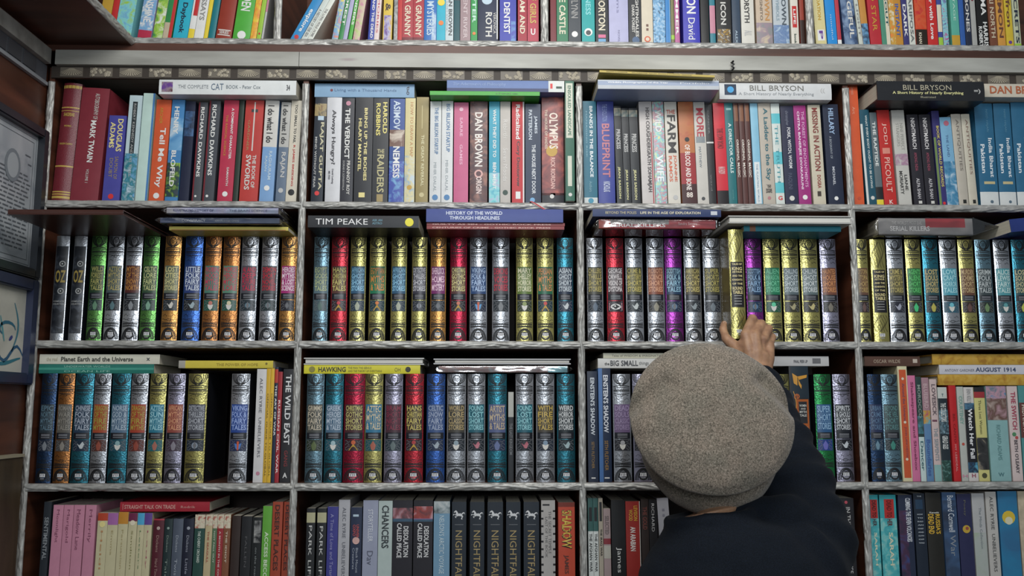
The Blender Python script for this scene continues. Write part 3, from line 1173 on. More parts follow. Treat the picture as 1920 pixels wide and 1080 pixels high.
CELLS[(1, 2)] = dict(lean=0, stand=[
    bk(1032, 1043, -110, 'maroon', 'narrow dark red book tight against the post'),
    bk(1044, 1065, -112, '2f8058', 'mid green book with cream lettering', t('THE CASTLE', 'cream', .45, .9)),
    bk(1066, 1089, -114, '3c444c', 'charcoal book with small white oval device', t('GILLIAN FLYNN', 'grey', .3, .75), d('white', .90, .5, .25)),
    bk(1091, 1115, -114, '13a9a8', 'turquoise book with round white device', t('WELLNESS', 'aqua', .35, .72, .3, .7), d('white', .88, .5, .32), d('dgrey', .885, .5, .2)),
    bk(1117, 1140, -112, '22262b', 'black book with pink and blue foot bars', t('GENE NORTON', 'cream', .3, .86), b('pink', .90, .93, .2, .8), b('sky', .94, .97, .2, .8)),
    bk(1142, 1178, -114, 'b5b5da', 'wide plain lavender book', t('Poems', '8080a8', .40, .7, .4, .55, 'r'), t('NOVEL', '7c7ca4', .86, .97, .45, .55, 'r'), hard=1),
    bk(1179, 1202, -112, '262a30', 'black book with two lines of white capitals', t('NIGHTINGALES', 'offwhite', .5, .92, .55, .8), t('DARK FOREST', 'offwhite', .62, .88, .25, .48), d('3f5f88', .95, .55, .3)),
    bk(1203, 1224, -112, 'd8ccb4', 'cream book with brown lettering and ring', t('II', 'brown', .80, .86, .4, .6), d('dorange', .94, .5, .28), d('d8ccb4', .94, .5, .17)),
    bk(1225, 1247, -114, '3f86b8', 'blue illustrated fantasy book', a('navy sky pale', .3, 1, 0, 1, 120)),
    bk(1248, 1257, -112, '2f86d0', 'narrow bright blue book', b('pale', .3, 1, .86, .95)),
    bk(1258, 1264, -112, '7c7a4a', 'thin olive book', b('lime', .9, .94)),
    bk(1265, 1274, -112, 'c2649c', 'narrow orchid pink book', t('SUMMER', 'white', .4, .9)),
    bk(1281, 1312, -114, '3e3ec0', 'wide ultramarine book with white script', t('DEMON', 'white', .35, .70), t('David', 'white', .74, .94, .3, .7, 'r'), hard=1),
    bk(1314, 1329, -108, '1a1b1e', 'plain black book in shadow'),
    bk(1331, 1341, -112, '2a7f92', 'narrow teal and pink book', b('rose', .62, .88)),
    bk(1343, 1371, -112, '20201f', 'black book with tiger face at the foot', t('THE ICON', 'offwhite', .4, .80, .3, .66), a('mustard dbrown cream', .84, 1, .08, .92, 140)),
    bk(1373, 1388, -110, '33465c', 'slate blue book with small foot lettering', b('beige', .3, .55, 0, .3), t('ALEX', 'pale', .85, .97, .35, .6, 'r')),
    bk(1390, 1414, -112, 'd6d3c8', 'white book with heavy black capitals', t('K FORSYTH', '2a2a2a', .45, .78, .25, .65), t('ALL', 'lgrey', .85, .9)),
    bk(1418, 1448, -114, 'c9b39a', 'beige book with misty figure picture', t('BROWN', 'c48a4a', .4, .76, .55, .85), t('INCOGNITO', '7a6a5a', .4, .76, .25, .42), a('beige mauve 7d8a86', .78, 1, 0, 1, 50)),
    bk(1450, 1479, -114, 'b9c3c9', 'pale grey blue book with large capitals', t('BROWN', '4a5560', .45, .80, .55, .85), t('LOST SYMBOLS', '8aa0ac', .4, .76, .2, .4), a('pale 5f7fae 8aa0c4', .80, 1)),
    bk(1483, 1497, -112, 'dcd6c8', 'narrow cream book with red title box', b('red', .62, .82, .2, .8), t('LIFE', 'white', .65, .79, .35, .65), t('book', 'dgreen', .88, .97, .35, .65)),
    bk(1500, 1510, -112, 'a04030', 'narrow brick red book tight before the post', b('dbrown', .75, 1)),
], lie=[])
CELLS[(1, 3)] = dict(lean=0, stand=[
    bk(1527, 1547, -112, 'd8cc8e', 'pale yellow book with a white emblem square', t('FOUNDATION', 'mustard', .4, .75, .35, .65), b('white', .84, .94, .2, .85), t('P', 'purple', .85, .93, .35, .7), ln=-2),
    bk(1549, 1567, -112, '1f8fe0', 'bright azure book', t('mindful', 'pale', .7, .93, .45, .6, 'r'), ln=-2),
    bk(1568, 1575, -110, 'c23a48', 'thin crimson book', b('white', .93, 1), ln=-2),
    bk(1577, 1604, -114, '3c4f7c', 'dark blue storm-pictured book with pale capitals', a('navy 4a648c 7f98b8', .3, 1, 0, 1, 45), t('VENGEFUL', 'offwhite', .35, .92, .45, .8), ln=-3.5),
    bk(1605, 1613, -112, 'c9cfc2', 'thin pale green book', t('LIGHT', 'grey', .6, .9), ln=-4),
    bk(1614, 1626, -112, 'c98a3a', 'narrow amber and blue book', b('sky', .3, .55), a('navy sky', .78, 1), ln=-3.5),
    bk(1629, 1650, -114, 'c22a34', 'scarlet book with faint gold title', t('RED STAR', 'mustard', .4, .85, .3, .7, 'r'), ln=-2),
    bk(1651, 1667, -112, '4a8f74', 'green and cream split spine book', b('cream', .2, 1, .55, 1), t('SCOUT', 'dteal', .45, .8, .62, .9), ln=-1.5),
    bk(1668, 1691, -114, 'c98a2c', 'orange patterned book with blue lettering', a('orange mustard cream', .2, 1, 0, .4, 90), t('INSTANT', '3f5fb0', .6, .9, .5, .8), ln=-1),
    bk(1692, 1702, -112, '3c3a78', 'narrow indigo book with white letters', t('DARK', 'white', .6, .9), ln=-1),
    bk(1703, 1714, -112, 'd3d6ca', 'narrow off-white book with grey capitals', t('MARIPOSA', '6a7070', .45, .95), ln=-1),
    bk(1716, 1737, -114, 'd8421f', 'sunset red book with black silhouettes', a('d8421f dorange red', .3, .82), d('cream', .55, .5, .14), b('2a2016', .83, 1), t('KHAN', 'cream', .86, .96, .25, .5)),
    bk(1738, 1757, -114, 'd22a26', 'vivid red book with white handwriting', t('To Sir with Love', 'white', .4, .92, .3, .65)),
    bk(1758, 1766, -112, '3f4fa0', 'narrow blue and cream book', b('cream', .6, .85), b('lime', .9, 1)),
    bk(1767, 1777, -112, '8a3a80', 'narrow plum and turquoise book', a('magenta aqua purple', .3, 1, 0, 1, 120)),
    bk(1783, 1798, -114, '56b09a', 'sea green book with yellow foot', t('VINTAGE', 'mint', .4, .75, .35, .6, 'r'), b('mustard', .88, 1)),
    bk(1799, 1808, -112, '2f5fb0', 'narrow cobalt book'),
    bk(1809, 1820, -112, '232c44', 'narrow midnight blue book with white capitals', t('THE BONES', 'offwhite', .3, .85)),
    bk(1821, 1830, -110, 'a9a9a4', 'narrow stone grey book', d('maroon', .55)),
    bk(1832, 1852, -114, '1a1a1a', 'black book with bold white two-way lettering', t('ENIGMA', 'white', .3, .70, .42, .9), t('HARRIS', 'white', .76, .99, .52, .92), t('ROBERT', 'white', .80, .99, .1, .42)),
    bk(1854, 1868, -112, '7a4630', 'brown book with cream serif letters', t('SHIKARI NORTH', 'beige', .3, .9)),
    bk(1869, 1883, -112, 'd8963a', 'amber orange book with dark script', t('DEMON', 'brown', .4, .9)),
    bk(1885, 1898, -112, 'd8b92a', 'yellow book with purple foot picture', t('saffron', 'brown', .4, .8), d('purple', .94)),
    bk(1900, 1912, -112, 'bfc5a4', 'pale sage book with dark letters', t('SECRETS', 'navy', .4, .95), b('lime', .95, 1)),
], lie=[])

# ---- second shelf
CELLS[(2, 0)] = dict(lean=1.8, stand=[
    bk(95, 140, 156, '7c2430', 'thick maroon leather volume with gold bands', h('SHAKESPEARE', 'gold', .255, .285, .2, .8), h('WORKS', 'gold', .36, .375, .3, .7), h('ENGLISH CLASSICS', 'gold', .51, .525, .15, .85), b('gold', .02, .045), b('gold', .205, .215), b('gold', .235, .24), b('gold', .70, .712), b('gold', .915, .925), b('gold', .935, .945), b('gold', .955, .975), hard=1, leather=1, bulge=.006, rough=.35, ln=2.6),
    bk(142, 194, 166, '8a2b38', 'broad red volume with white capitals', t('AUTOBIOGRAPHY OF', 'offwhite', .05, .28, .52, .68, 'r'), t('MARK TWAIN', 'white', .29, .66, .46, .66), t('VOLUME 1', 'offwhite', .72, .84, .48, .58, 'r'), hard=1, ln=2.8, bulge=.002),
    bk(198, 230, 217, '4a4aa8', 'short violet blue book with yellow capitals', t('DOUGLAS', 'pyellow', .04, .42, .54, .86), t('ADAMS', 'pyellow', .08, .38, .12, .42), t('SALMON OF', 'tan', .48, .74, .55, .75, 'r'), t('DOUBT', 'tan', .50, .72, .25, .45, 'r'), d('bred', .94, .5, .16)),
    bk(235, 259, 179, 'bfd6dc', 'pale blue book with long dark title box', a('sky teal pale', .55, 1.0), b('2f3a3e', .06, .78, .30, .68), t('ROBERT KENNEDY AND HIS TIMES', 'lgrey', .08, .76, .40, .58, 'r'), ln=1.6),
    bk(261, 283, 175, 'c2e0d6', 'pale mint book with blue edge', b('3f7fc0', 0, 1, .84, 1), ln=1.6),
    bk(286, 314, 185, 'e0582c', 'orange book with large white title', t('Tell Me Why', 'white', .28, .86, .30, .78), t('ARCHER', 'mustard', .08, .24, .3, .5, 'r'), d('white', .94, .5, .2)),
    bk(316, 340, 182, '3f86c4', 'sky and meadow pictured book with white capitals', a('3f86c4 sky pale', .18, .5, 0, 1, 30), a('lime dgreen 3a3f60', .62, .95, 0, 1, 60), t('HENRY', 'white', .07, .34, .25, .62), t('BLOFELD', 'white', .50, .85, .25, .62), ln=1.6),
    bk(342, 360, 190, '1d2440', 'dark navy hardback with small cover picture', a('navy 3f6ba0', .1, .35), ln=1.6),
    bk(366, 383, 192, '4a4e55', 'dark grey book with white capitals', t('RICHARD DAWKINS', 'white', .05, .75, .3, .68), d('white', .94, .4, .12), b('maroon', 0, 1, 0, .16)),
    bk(386, 407, 189, '464a52', 'dark grey book with white capitals', t('RICHARD DAWKINS', 'white', .04, .74, .3, .68), d('white', .94, .4, .12), b('maroon', 0, 1, 0, .14)),
    bk(414, 442, 178, 'c8304e', 'crimson pink book with white capitals', t('A DOMINANT CHARACTER', 'white', .08, .58, .56, .72), t('THE RADICAL SCIENCE', 'mustard', .15, .55, .2, .34, 'r'), t('SAMANTH', 'offwhite', .66, .84, .5, .65), d('white', .92, .5, .18)),
    bk(443, 452, 186, '2c3a30', 'thin dark green book'),
    bk(455, 489, 179, 'c93a34', 'red book with upright white sword', b('dgrey', .09, .12, .34, .70), b('offwhite', .02, .50, .485, .555), t('THE BOOK OF', 'offwhite', .54, .86, .58, .78), t('SWORDS', 'offwhite', .54, .88, .22, .5), t('GARDNER', 'tan', .2, .5, .2, .32, 'r')),
    bk(492, 518, 185, '7aa6d8', 'white over blue book with black script', b('offwhite', 0, .46), t('I do what I do', '2c2c30', .05, .42, .2, .66), t('RAGHURAM', 'pale', .50, .78, .5, .72), t('RAJAN', 'pale', .55, .7, .2, .4), d('white', .86, .5, .2)),
    bk(522, 540, 192, '66788e', 'grey over slate book with black script', b('b9b8b2', 0, .45), t('I do what I do', '26262a', .03, .42, .2, .72), t('RAJAN', 'lgrey', .50, .75), d('lgrey', .88, .5, .26)),
    bk(541, 561, 184, 'd8d0bc', 'cream book with black and red capitals', t('TOO SMALL TO FAIL', '4a4a46', .04, .42, .38, .62), t('R JAMES BREIDING', 'c23a34', .44, .84, .38, .62), d('black', .90, .5, .3)),
], lie=[
    ly(298, 559, 150, 177, 'dfe3e2', 'white book with purple cat lying flat over the row', a('purple mauve wine', .02, .10, .15, .85), t('THE COMPLETE', '8a9096', .14, .36, .4, .65, 'r'), t('CAT', '5a7088', .38, .47, .3, .75, 'r'), t('BOOK - Peter Cox', '6a7680', .49, .74, .4, .65, 'r'), t('34', 'dgrey', .93, .955, .3, .7), dep=.16, fy=-.02),
])
CELLS[(2, 1)] = dict(lean=0, stand=[
    bk(587, 609, 178, '1f2836', 'black book with portrait at its head', a('brown tan 2a3040', .06, .18), b('pale', .18, .22, .3, .8), t('RAJAT GUPTA', 'c9c29a', .24, .88, .5, .86), t('MIND WITHOUT FEAR', 'lgrey', .38, .86, .14, .32), d('bred', .91, .5, .2), ln=1),
    bk(610, 639, 182, 'd3d4d8', 'white hardback with black rounded title', t('Always Hungry?', '2c2c34', .12, .64, .3, .64), t('David Ludwig', '5a5a60', .68, .82, .4, .56), t('MD PHD', '5a5a60', .7, .78, .2, .32), hard=1),
    bk(640, 663, 184, '30313a', 'charcoal book with heavy white capitals', t('THE VERDICT', 'white', .10, .58, .26, .66), t('PRANNOY ROY', 'offwhite', .60, .92, .48, .74), t('DORAB R SOPARIWALA', 'lgrey', .6, .88, .15, .3, 'r'), d('rose', .05, .5, .2)),
    bk(665, 698, 182, '2b2d33', 'wide black book with pale yellow capitals', t('BRING UP THE BODIES', 'pyellow', .10, .79, .52, .70), t('HILARY MANTEL', 'pyellow', .20, .70, .20, .38), b('pyellow', .90, .945, .28, .62)),
    bk(699, 728, 184, '303237', 'wide black book with yellow stacked capitals', t('HAROLD', 'e8d86a', .04, .34, .62, .90), t('ROBBINS', 'e8d86a', .05, .36, .18, .46), h('THE', 'b9b07a', .49, .53, .3, .75), t('RAIDERS', 'b9b07a', .54, .90, .3, .75), b('tan', .915, .985, .3, .7)),
    bk(730, 758, 185, '2a4f9c', 'blue and copper swirled book with white capitals', a('7a5a48 brown c9b9a8', .30, .46, 0, 1, 40), a('2a56b0 royal sky', .60, 1), t('ASIMOV', 'c4d4e4', .02, .30, .25, .7), t('NEMESIS', 'white', .46, .76, .25, .7)),
    bk(759, 778, 184, 'd8cb90', 'pale yellow and blue map book', a('pale d8cb90 8fb0c8', .55, 1), t('HOW TO DRAW A MAP', 'c98a4a', .04, .56, .5, .8, 'r'), d('mustard', .85), b('dgrey', .92, .945, .3, .65)),
    bk(780, 803, 182, '9c8a50', 'old gold book with pale capitals', t('THE GREAT REVERSAL', 'd8cf9c', .36, .84, .42, .66), b('c9bb84', .08, .30, .44, .5), d('c9bb84', .92, .5, .2)),
    bk(806, 827, 190, 'd3d6d6', 'white book with blue startup title', t('THE BIG BILLION STARTUP', '4a78a8', .06, .52, .4, .74), t('MIHIR DALAL', '9aa4a8', .60, .88, .35, .6, 'r'), d('3f7fb8', .94, .5, .26)),
    bk(828, 849, 188, 'd8dbdb', 'white book with blue startup title', t('BIG BILLION STARTUP', '4a78a8', .03, .50, .4, .74), t('MIHIR DALAL', '9aa4a8', .58, .88, .35, .6, 'r'), d('3f7fb8', .94, .5, .26)),
    bk(851, 878, 192, 'd05a88', 'plain rose pink book with pale letters', t('SARRE', 'e8a4c0', .15, .34, .4, .6), t('GAMES', 'e8a4c0', .42, .62, .4, .6), d('e8b4c8', .07, .5, .14)),
    bk(881, 914, 185, '5a3038', 'wide dark red book with gold lit hands and white capitals', a('6a3a34 4a2c34 a06a5a', .0, 1, 0, 1, 45), b('2a2228', .03, .10, .3, .7), t('DAN BROWN', 'e8e0d8', .11, .64, .28, .72), t('ORIGIN', 'e8d0c8', .74, .90, .36, .68), d('e0a8a0', .71, .5, .24), d('5a3038', .71, .5, .15), hard=1),
    bk(917, 937, 184, '2aa6c4', 'bright cyan book with white capitals', t('WHAT THEY DID TO', 'white', .08, .55, .36, .66), t('BEN MERIT', 'white', .60, .86, .36, .66), a('2aa6c4 aqua lilac', .7, 1)),
    bk(938, 957, 181, 'bdb6ae', 'pale taupe book with faint white lettering', t('Rebirth', 'd8d4ce', .18, .36, .3, .7, 'r'), t('Seven Moods', 'd8d4ce', .46, .78, .3, .7, 'r'), d('dgreen', .89, .5, .26)),
    bk(960, 983, 185, 'd0202a', 'vivid red book with white and black title', b('e2dcdc', 0, 1, .88, 1), t('Radicalized', 'white', .03, .37, .32, .66), t('Cory Doctorow', '3a1418', .39, .83, .32, .66), b('white', .88, .95, .3, .68)),
    bk(985, 1014, 195, '1f3352', 'dark navy book with pale capitals and red ribbon', t('JAMES', 'c2ccd8', .12, .30, .56, .78), t('PATTERSON', 'c2ccd8', .06, .36, .22, .44), t('THE HOUSE NEXT DOOR', 'd8dce0', .41, .90, .42, .66), d('sky', .96, .45, .16), ribbon=1),
    bk(1016, 1057, 177, '6a2830', 'thick crimson fantasy book with ornate white title', a('4a2028 8a3a3a c05a4a', .0, .92, 0, 1, 40), t('OLYMPUS', 'e8d8c8', .17, .50, .34, .74), t('THE HOUSE OF HADES', 'd8c0a8', .14, .50, .14, .26), d('mustard', .52, .45, .26), t('RICK RIORDAN', 'e8b4a8', .58, .86, .4, .6), b('23222c', .90, 1), d('offwhite', .93, .45, .1), hard=1),
    bk(1060, 1077, 153, '20644c', 'tall dark green thin book with cream title label', b('cdd0bc', .02, .48, .1, .85), t('ENSOULED LANDSCAPE', '2a6a50', .04, .46, .3, .66), b('cdd0bc', .63, .88, .25, .7), d('offwhite', .95, .5, .2), fy=-.016),
], lie=[
    ly(590, 777, 157, 182, '7fa8cc', 'light blue book lying flat with flowing script', d('maroon', .17, .5, .1), t('Living with a Thousand Hands', '3f6a96', .20, .82, .36, .62, 'r'), t('g', 'navy', .92, .95, .2, .8, 'r'), dep=.15),
    ly(806, 1012, 171, 178.5, '3fae34', 'bright green thin book lying beneath a blue one', t('little', '2f8c2a', .6, .8, .3, .7), dep=.15, fy=-.025),
    ly(838, 1058, 149, 170, '5a78b4', 'mid blue book lying atop a green one', b('2c3a6c', 0, 1, 0, .3), t('The Adventures of Philosophy', '7f9ccc', .05, .50, .42, .80, 'r'), b('d8dcd8', .865, 1.0, .0, 1), b('bred', .88, .90, .3, .75), b('dgreen', .93, .98, .3, .5), dep=.16, on=1, fy=-.022),
])
CELLS[(2, 2)] = dict(lean=-1.2, stand=[
    bk(1094, 1119, 177, '1f6f88', 'deep teal book with white capitals and white foot', t('BRANDS IN THE BALANCE', 'e8eef0', .05, .74, .48, .72), t('MANAGING RISK', '7fb4c4', .1, .55, .2, .3, 'r'), t('Authors', '7fb4c4', .78, .88, .4, .6, 'r'), b('ccd4d2', .935, 1), d('2a8fb0', .965, .5, .2), ln=-.3),
    bk(1121, 1152, 187, '3c48a0', 'cobalt blue book with coral outline capitals', t('BLUEPRINT', 'c06a7a', .22, .74, .26, .72), t('THE EVOLUTION', '7f90d0', .03, .20, .3, .6), t('NICHOLAS', 'c4cce8', .78, .88, .3, .7), hard=1, ln=-.4),
    bk(1153, 1167, 199, '22262c', 'slim black book with veiled face up top', a('beige dteal', .02, .10), t('PRINCESS', 'lgrey', .24, .44), t('JEAN SASSON', 'd8d490', .62, .94, .25, .62)),
    bk(1168, 1181, 203, '22262c', 'slim black book with veiled face up top', a('beige dteal', .02, .09), t('PRINCESS', 'lgrey', .27, .46), t('JEAN SASSON', 'd8d490', .64, .95, .25, .62)),
    bk(1182, 1198, 203, '22262c', 'slim black book with veiled face up top', a('beige dteal', .02, .09), t('PRINCESS', 'lgrey', .27, .46), t('JEAN SASSON', 'd8d490', .64, .95, .25, .62)),
    bk(1201, 1225, 187, 'cbc4c0', 'pale grey book with tall condensed capitals and red line', t('HIGH COUGHDERGRATH SOHAMJAH', '3a3236', .06, .88, .42, .80), b('b83a44', .30, 1, .84, .92)),
    bk(1226, 1247, 182, 'cfd2a4', 'colour splashed pale yellow book', a('pyellow aqua rose cream', 0, 1, 0, 1, 120), t('WILD', 'white', .08, .3), t('WIFE', 'e8eef0', .52, .78, .2, .8)),
    bk(1249, 1272, 184, 'd8d3c6', 'cream book with heavy black and orange capitals', h('THE', 'c8503a', .08, .12, .15, .85), t('FARM', '1d1d1f', .13, .50, .18, .85), t('JOANNE', 'd8603a', .52, .78, .55, .82), t('RAMOS', 'd8603a', .53, .78, .18, .45), d('lgrey', .93, .6, .2)),
    bk(1275, 1303, 182, 'b86a2a', 'orange fading to red book with white capitals', a('b86a2a c06a34 b0402c', .0, .5, 0, 1, 20), b('a83034', .45, .80), b('4a2a2c', .80, 1), t('OF BLOOD AND BONE', 'f0e4dc', .42, .86, .32, .66), d('black', .37, .5, .16), h('88', 'e8dcd0', .88, .93, .3, .72)),
    bk(1304, 1325, 184, 'c9c5bc', 'light grey book with big red capitals', t('MORE', 'b8283a', .06, .34, .2, .85), b('8a9296', .34, .40, .1, .9), t('MATTHEW', '6a7884', .44, .64, .3, .5, 'r'), d('dgrey', .94, .5, .16)),
    bk(1326, 1339, 196, '2a2c2f', 'black book with single white rule', b('d8d8d4', .375, .39), t('CANCER', '6a6c70', .06, .3, .3, .5), t('ward', '7a7a7a', .7, .86, .3, .5, 'r'), ),
    bk(1341, 1362, 187, 'dc2838', 'scarlet book with black foot', b('1f1a1e', .86, 1), t('THE LOW ROAD', '8a1a24', .25, .45), t('MAN SHADOW', 'f0c0c0', .63, .70, .2, .8)),
    bk(1362, 1378, 191, '1f7278', 'dark teal slim book with white capitals', t('A DIRECTOR CALLS', 'd8e8e4', .20, .69, .35, .72), b('8fb8b8', .05, .07, .2, .8), t('wendy', '5aa0a0', .85, .95, .4, .6, 'r')),
    bk(1379, 1388, 191, '5a3430', 'thin brown book with white capitals', t('ORIGINAL MAGIC', 'e0d8cc', .36, .73, .3, .75), b('8a5a40', .02, .18, .2, .9)),
    bk(1389, 1398.5, 191, '5a3430', 'thin brown book with white capitals', t('ORIGINAL MAGIC', 'e0d8cc', .36, .73, .3, .75), b('8a5a40', .02, .18, .2, .9)),
    bk(1399.5, 1409, 191, '5a3430', 'thin brown book with white capitals', t('ORIGINAL MAGIC', 'e0d8cc', .36, .73, .3, .75), b('8a5a40', .02, .18, .2, .9)),
    bk(1411, 1425, 193, '86c2de', 'pale sky blue book with white lower label', b('e0e6e6', .58, .99, .15, .85), t('THE FLOATING WORLD', '7a9ab4', .6, .97, .35, .6, 'r')),
    bk(1426, 1449, 189, 'bdb3a4', 'warm grey book with teal flowing title', t('A Ladder to the Sky', '2f6a78', .05, .76, .3, .74), t('JOHN', '4a4644', .80, .83, .3, .7), t('BOYNE', '4a4644', .84, .88, .25, .75), d('b87a80', .93, .5, .14)),
    bk(1450, 1466, 187, 'd3dcd6', 'white book with aqua bands', b('5ac4d0', .1, .2), b('5ac4d0', .48, .60), b('5ac4d0', .78, .88), t('THE TRUTH', '3a9aa8', .22, .78, .3, .66, 'r'), h('G', 'bred', .91, .95, .25, .75)),
    bk(1468, 1492, 199, '2c2f4a', 'dark indigo book with white lower-case title', t('FORK, WITCH, WORM', 'd8d8dc', .22, .63, .38, .68), t('christopher', '7f8498', .05, .2, .3, .6, 'r'), t('PAOLINI', '5a5e78', .68, .84, .3, .6, 'r'), d('offwhite', .93, .5, .2)),
    bk(1493, 1516, 198, 'a82c80', 'magenta book with pale pink capitals', t('THE FOREST OF ENCHANTMENTS', 'e0a0cc', .06, .82, .58, .82), t('CHITRA BANERJEE DIVAKARUNI', 'f0d8e8', .06, .84, .2, .44), d('white', .92, .5, .2)),
    bk(1520, 1543, 197, 'cdc4ac', 'cream book with tall dark red capitals', t('MISSING IN ACTION', '8a3a34', .03, .66, .30, .76), t('DOGRA', 'a04a40', .70, .83, .4, .7), b('4a4038', .86, .91, .35, .65)),
    bk(1548, 1577, 196, '232c44', 'navy book with pale blue capitals beside the upright', t('HILLARY', '9ab8dc', .04, .30, .34, .66), t('A BIOGRAPHY OF', 'a4acb8', .32, .54, .3, .44, 'r'), t('MICHAEL', 'c4c8d0', .62, .80, .36, .52), d('white', .93, .5, .13)),
], lie=[
    ly(1121, 1348, 150, 167, '93a3c0', 'silvery blue book lying flat under a thin gold one', b('b9bfc6', 0, 1, 0, .40), b('c2cad4', 0, 1, .86, 1), t('Wildlife Photographer of the Year', 'e4e8ee', .08, .58, .56, .80), t('Portfolio', 'd8dee6', .68, .92, .56, .78, 'r'), dep=.17, fy=-.065),
    ly(1349, 1559, 154, 186, 'd3d5d6', 'thick white book lying flat with blue square device', b('1f3450', .045, .15, .25, .92), d('2fa0e0', .098, .58, .2), t('BILL BRYSON', '6a6a64', .27, .75, .52, .86, 'r'), t('A Short History of Nearly Everything', '8f949a', .17, .84, .20, .42, 'r'), t('((', 'lgrey', .90, .94, .4, .7), dep=.17, hard=1, fy=-.012),
    ly(1124, 1340, 135, 149, 'b8a03a', 'thin gold book lying aslant on a silvery blue one', t('CROWN & KINGDOM', '6a5a28', .06, .24, .3, .7), t('CLASSICS AND EVERYTHING MORE', '7a6a30', .28, .80, .3, .7), dep=.15, fy=-.082, tilt=2.2, on=1),
])
CELLS[(2, 3)] = dict(lean=-1.8, stand=[
    bk(1596, 1614, 155, 'e2582c', 'tall orange thin book beside the upright', t('Contrasts', 'f0a080', .03, .10, .3, .6, 'r'), t('Art', 'f0a080', .2, .26, .3, .6, 'r'), d('c84a2a', .94, .5, .18), ln=-.6),
    bk(1617, 1635, 175, '1f5468', 'dark teal book with a white page edge and small capitals', b('d3d6d2', .15, 1, 0, .22), t('WHAT EVERY BODY OUGHT TO BE SAYING', 'cdd8d6', .06, .82, .52, .74), d('offwhite', .92, .62, .2), ln=-2),
    bk(1637, 1650, 211, '5f6e74', 'short grey book with white capitals and yellow square', t('THE RAPTIDE', 'e0e4e0', .1, .58, .25, .7), b('26282a', .8, .93), b('yellow', .935, 1)),
    bk(1651, 1674, 204, 'cc2a26', 'bright red book with pale thin capitals', t('JODI', 'f0c8b8', .14, .36, .32, .68, 'r'), t('PICOULT', 'f0c8b8', .50, .86, .28, .72, 'r'), b('e08a78', .40, .46, .2, .8), h('K', 'f0d8d0', .94, .98, .4, .7)),
    bk(1678, 1702, 200, 'c4c2ba', 'pale grey book with dark author capitals', t('NINE PERFECT', 'a4a49c', .14, .42, .55, .8, 'r'), t('STRANGERS', 'a4a49c', .14, .38, .25, .48, 'r'), a('c4c2ba a87a98 c4c2ba', .46, .58), t('LIANE', '3c3c3a', .68, .84, .58, .8), t('MORIARTY', '3c3c3a', .64, .88, .2, .46)),
    bk(1707, 1728, 215, '2a2830', 'dark book with white heavy capitals', t('NIGHTMARCH', 'd8d4d4', .04, .38, .3, .66), t('AMONG INDIA', 'b05068', .42, .62, .35, .6, 'r'), t('ALPA SHAH', 'c4c0c4', .70, .92, .35, .65), b('offwhite', .945, .975, .4, .7)),
    bk(1730, 1751, 215, '2a2830', 'dark book with white heavy capitals', t('NIGHTMARCH', 'd8d4d4', .04, .38, .3, .66), t('AMONG INDIA', 'b05068', .42, .62, .35, .6, 'r'), t('ALPA SHAH', 'c4c0c4', .70, .92, .35, .65), b('offwhite', .945, .975, .4, .7)),
    bk(1754, 1768, 208, '3a3678', 'indigo book with green side and yellow capitals', b('6f8a4a', .28, 1, 0, .3), t('BOOK OF WORLD RECORDS', 'd8c860', .16, .80, .45, .8), d('bred', .97, .6, .2)),
    bk(1769, 1790, 220, '7ab4d8', 'light blue book with sea wave picture', a('pale 4a90b8 2a6a98', .50, 1, 0, 1, 60), d('c46a80', .07, .55, .24), t('THE LAND', '4a6a98', .2, .45, .4, .6, 'r')),
    bk(1791, 1809, 214, 'bdb5a6', 'stone coloured hardback with grey capitals', t('ANTIQUITIES', '7a726a', .06, .62, .35, .7, 'r'), b('2a2a28', .93, .97, .4, .75), hard=1),
    bk(1810, 1826, 214, 'c9c2ae', 'ivory hardback with brown capitals', t('ANTIQUITIES', '8a6a60', .06, .66, .35, .7, 'r'), b('2a2a28', .93, .97, .4, .75), hard=1),
    bk(1833, 1867, 194, '2a6a90', 'thick teal blue book with white foot', t('India Bharat', 'e0e8ec', .34, .72, .62, .84), t('Pakistan', 'e0e8ec', .40, .68, .18, .40), t('NISID HAJARI', '5a94b4', .06, .28, .55, .7, 'r'), b('c9b884', .76, .785, .25, .85), b('d8dcda', .86, 1), d('5a7080', .955, .6, .09), ln=-.2, hard=1),
    bk(1869, 1900, 194, '2a6a90', 'thick teal blue book with white foot', t('India Bharat', 'e0e8ec', .34, .72, .62, .84), t('Pakistan', 'e0e8ec', .40, .68, .18, .40), t('NISID HAJARI', '5a94b4', .06, .28, .55, .7, 'r'), b('c9b884', .76, .785, .25, .85), b('d8dcda', .86, 1), d('5a7080', .955, .6, .09), ln=-.1, hard=1),
    bk(1902, 1934, 194, '2a6a90', 'thick teal blue book with white foot', t('India Bharat', 'e0e8ec', .34, .72, .62, .84), t('Pakistan', 'e0e8ec', .40, .68, .18, .40), b('d8dcda', .86, 1), ln=0, hard=1),
], lie=[
    ly(1645, 1846, 152, 188, '1f2126', 'thick black book lying flat with pale capitals', t('BILL BRYSON', 'b0a890', .24, .69, .52, .80, 'r'), t('A Short History of Nearly Everything', 'd8d490', .14, .80, .28, .46), t('Illustrated', 'b0ac90', .40, .54, .12, .22, 'r'), t('=)', 'lgrey', .90, .96, .35, .6), dep=.19, hard=1, fy=-.05),
    ly(1846, 2010, 156, 182, 'cdc3b0', 'cream book lying flat with large orange capitals', t('DAN BROWN', 'b8603a', .06, .80, .24, .84), dep=.16, fy=-.02),
])

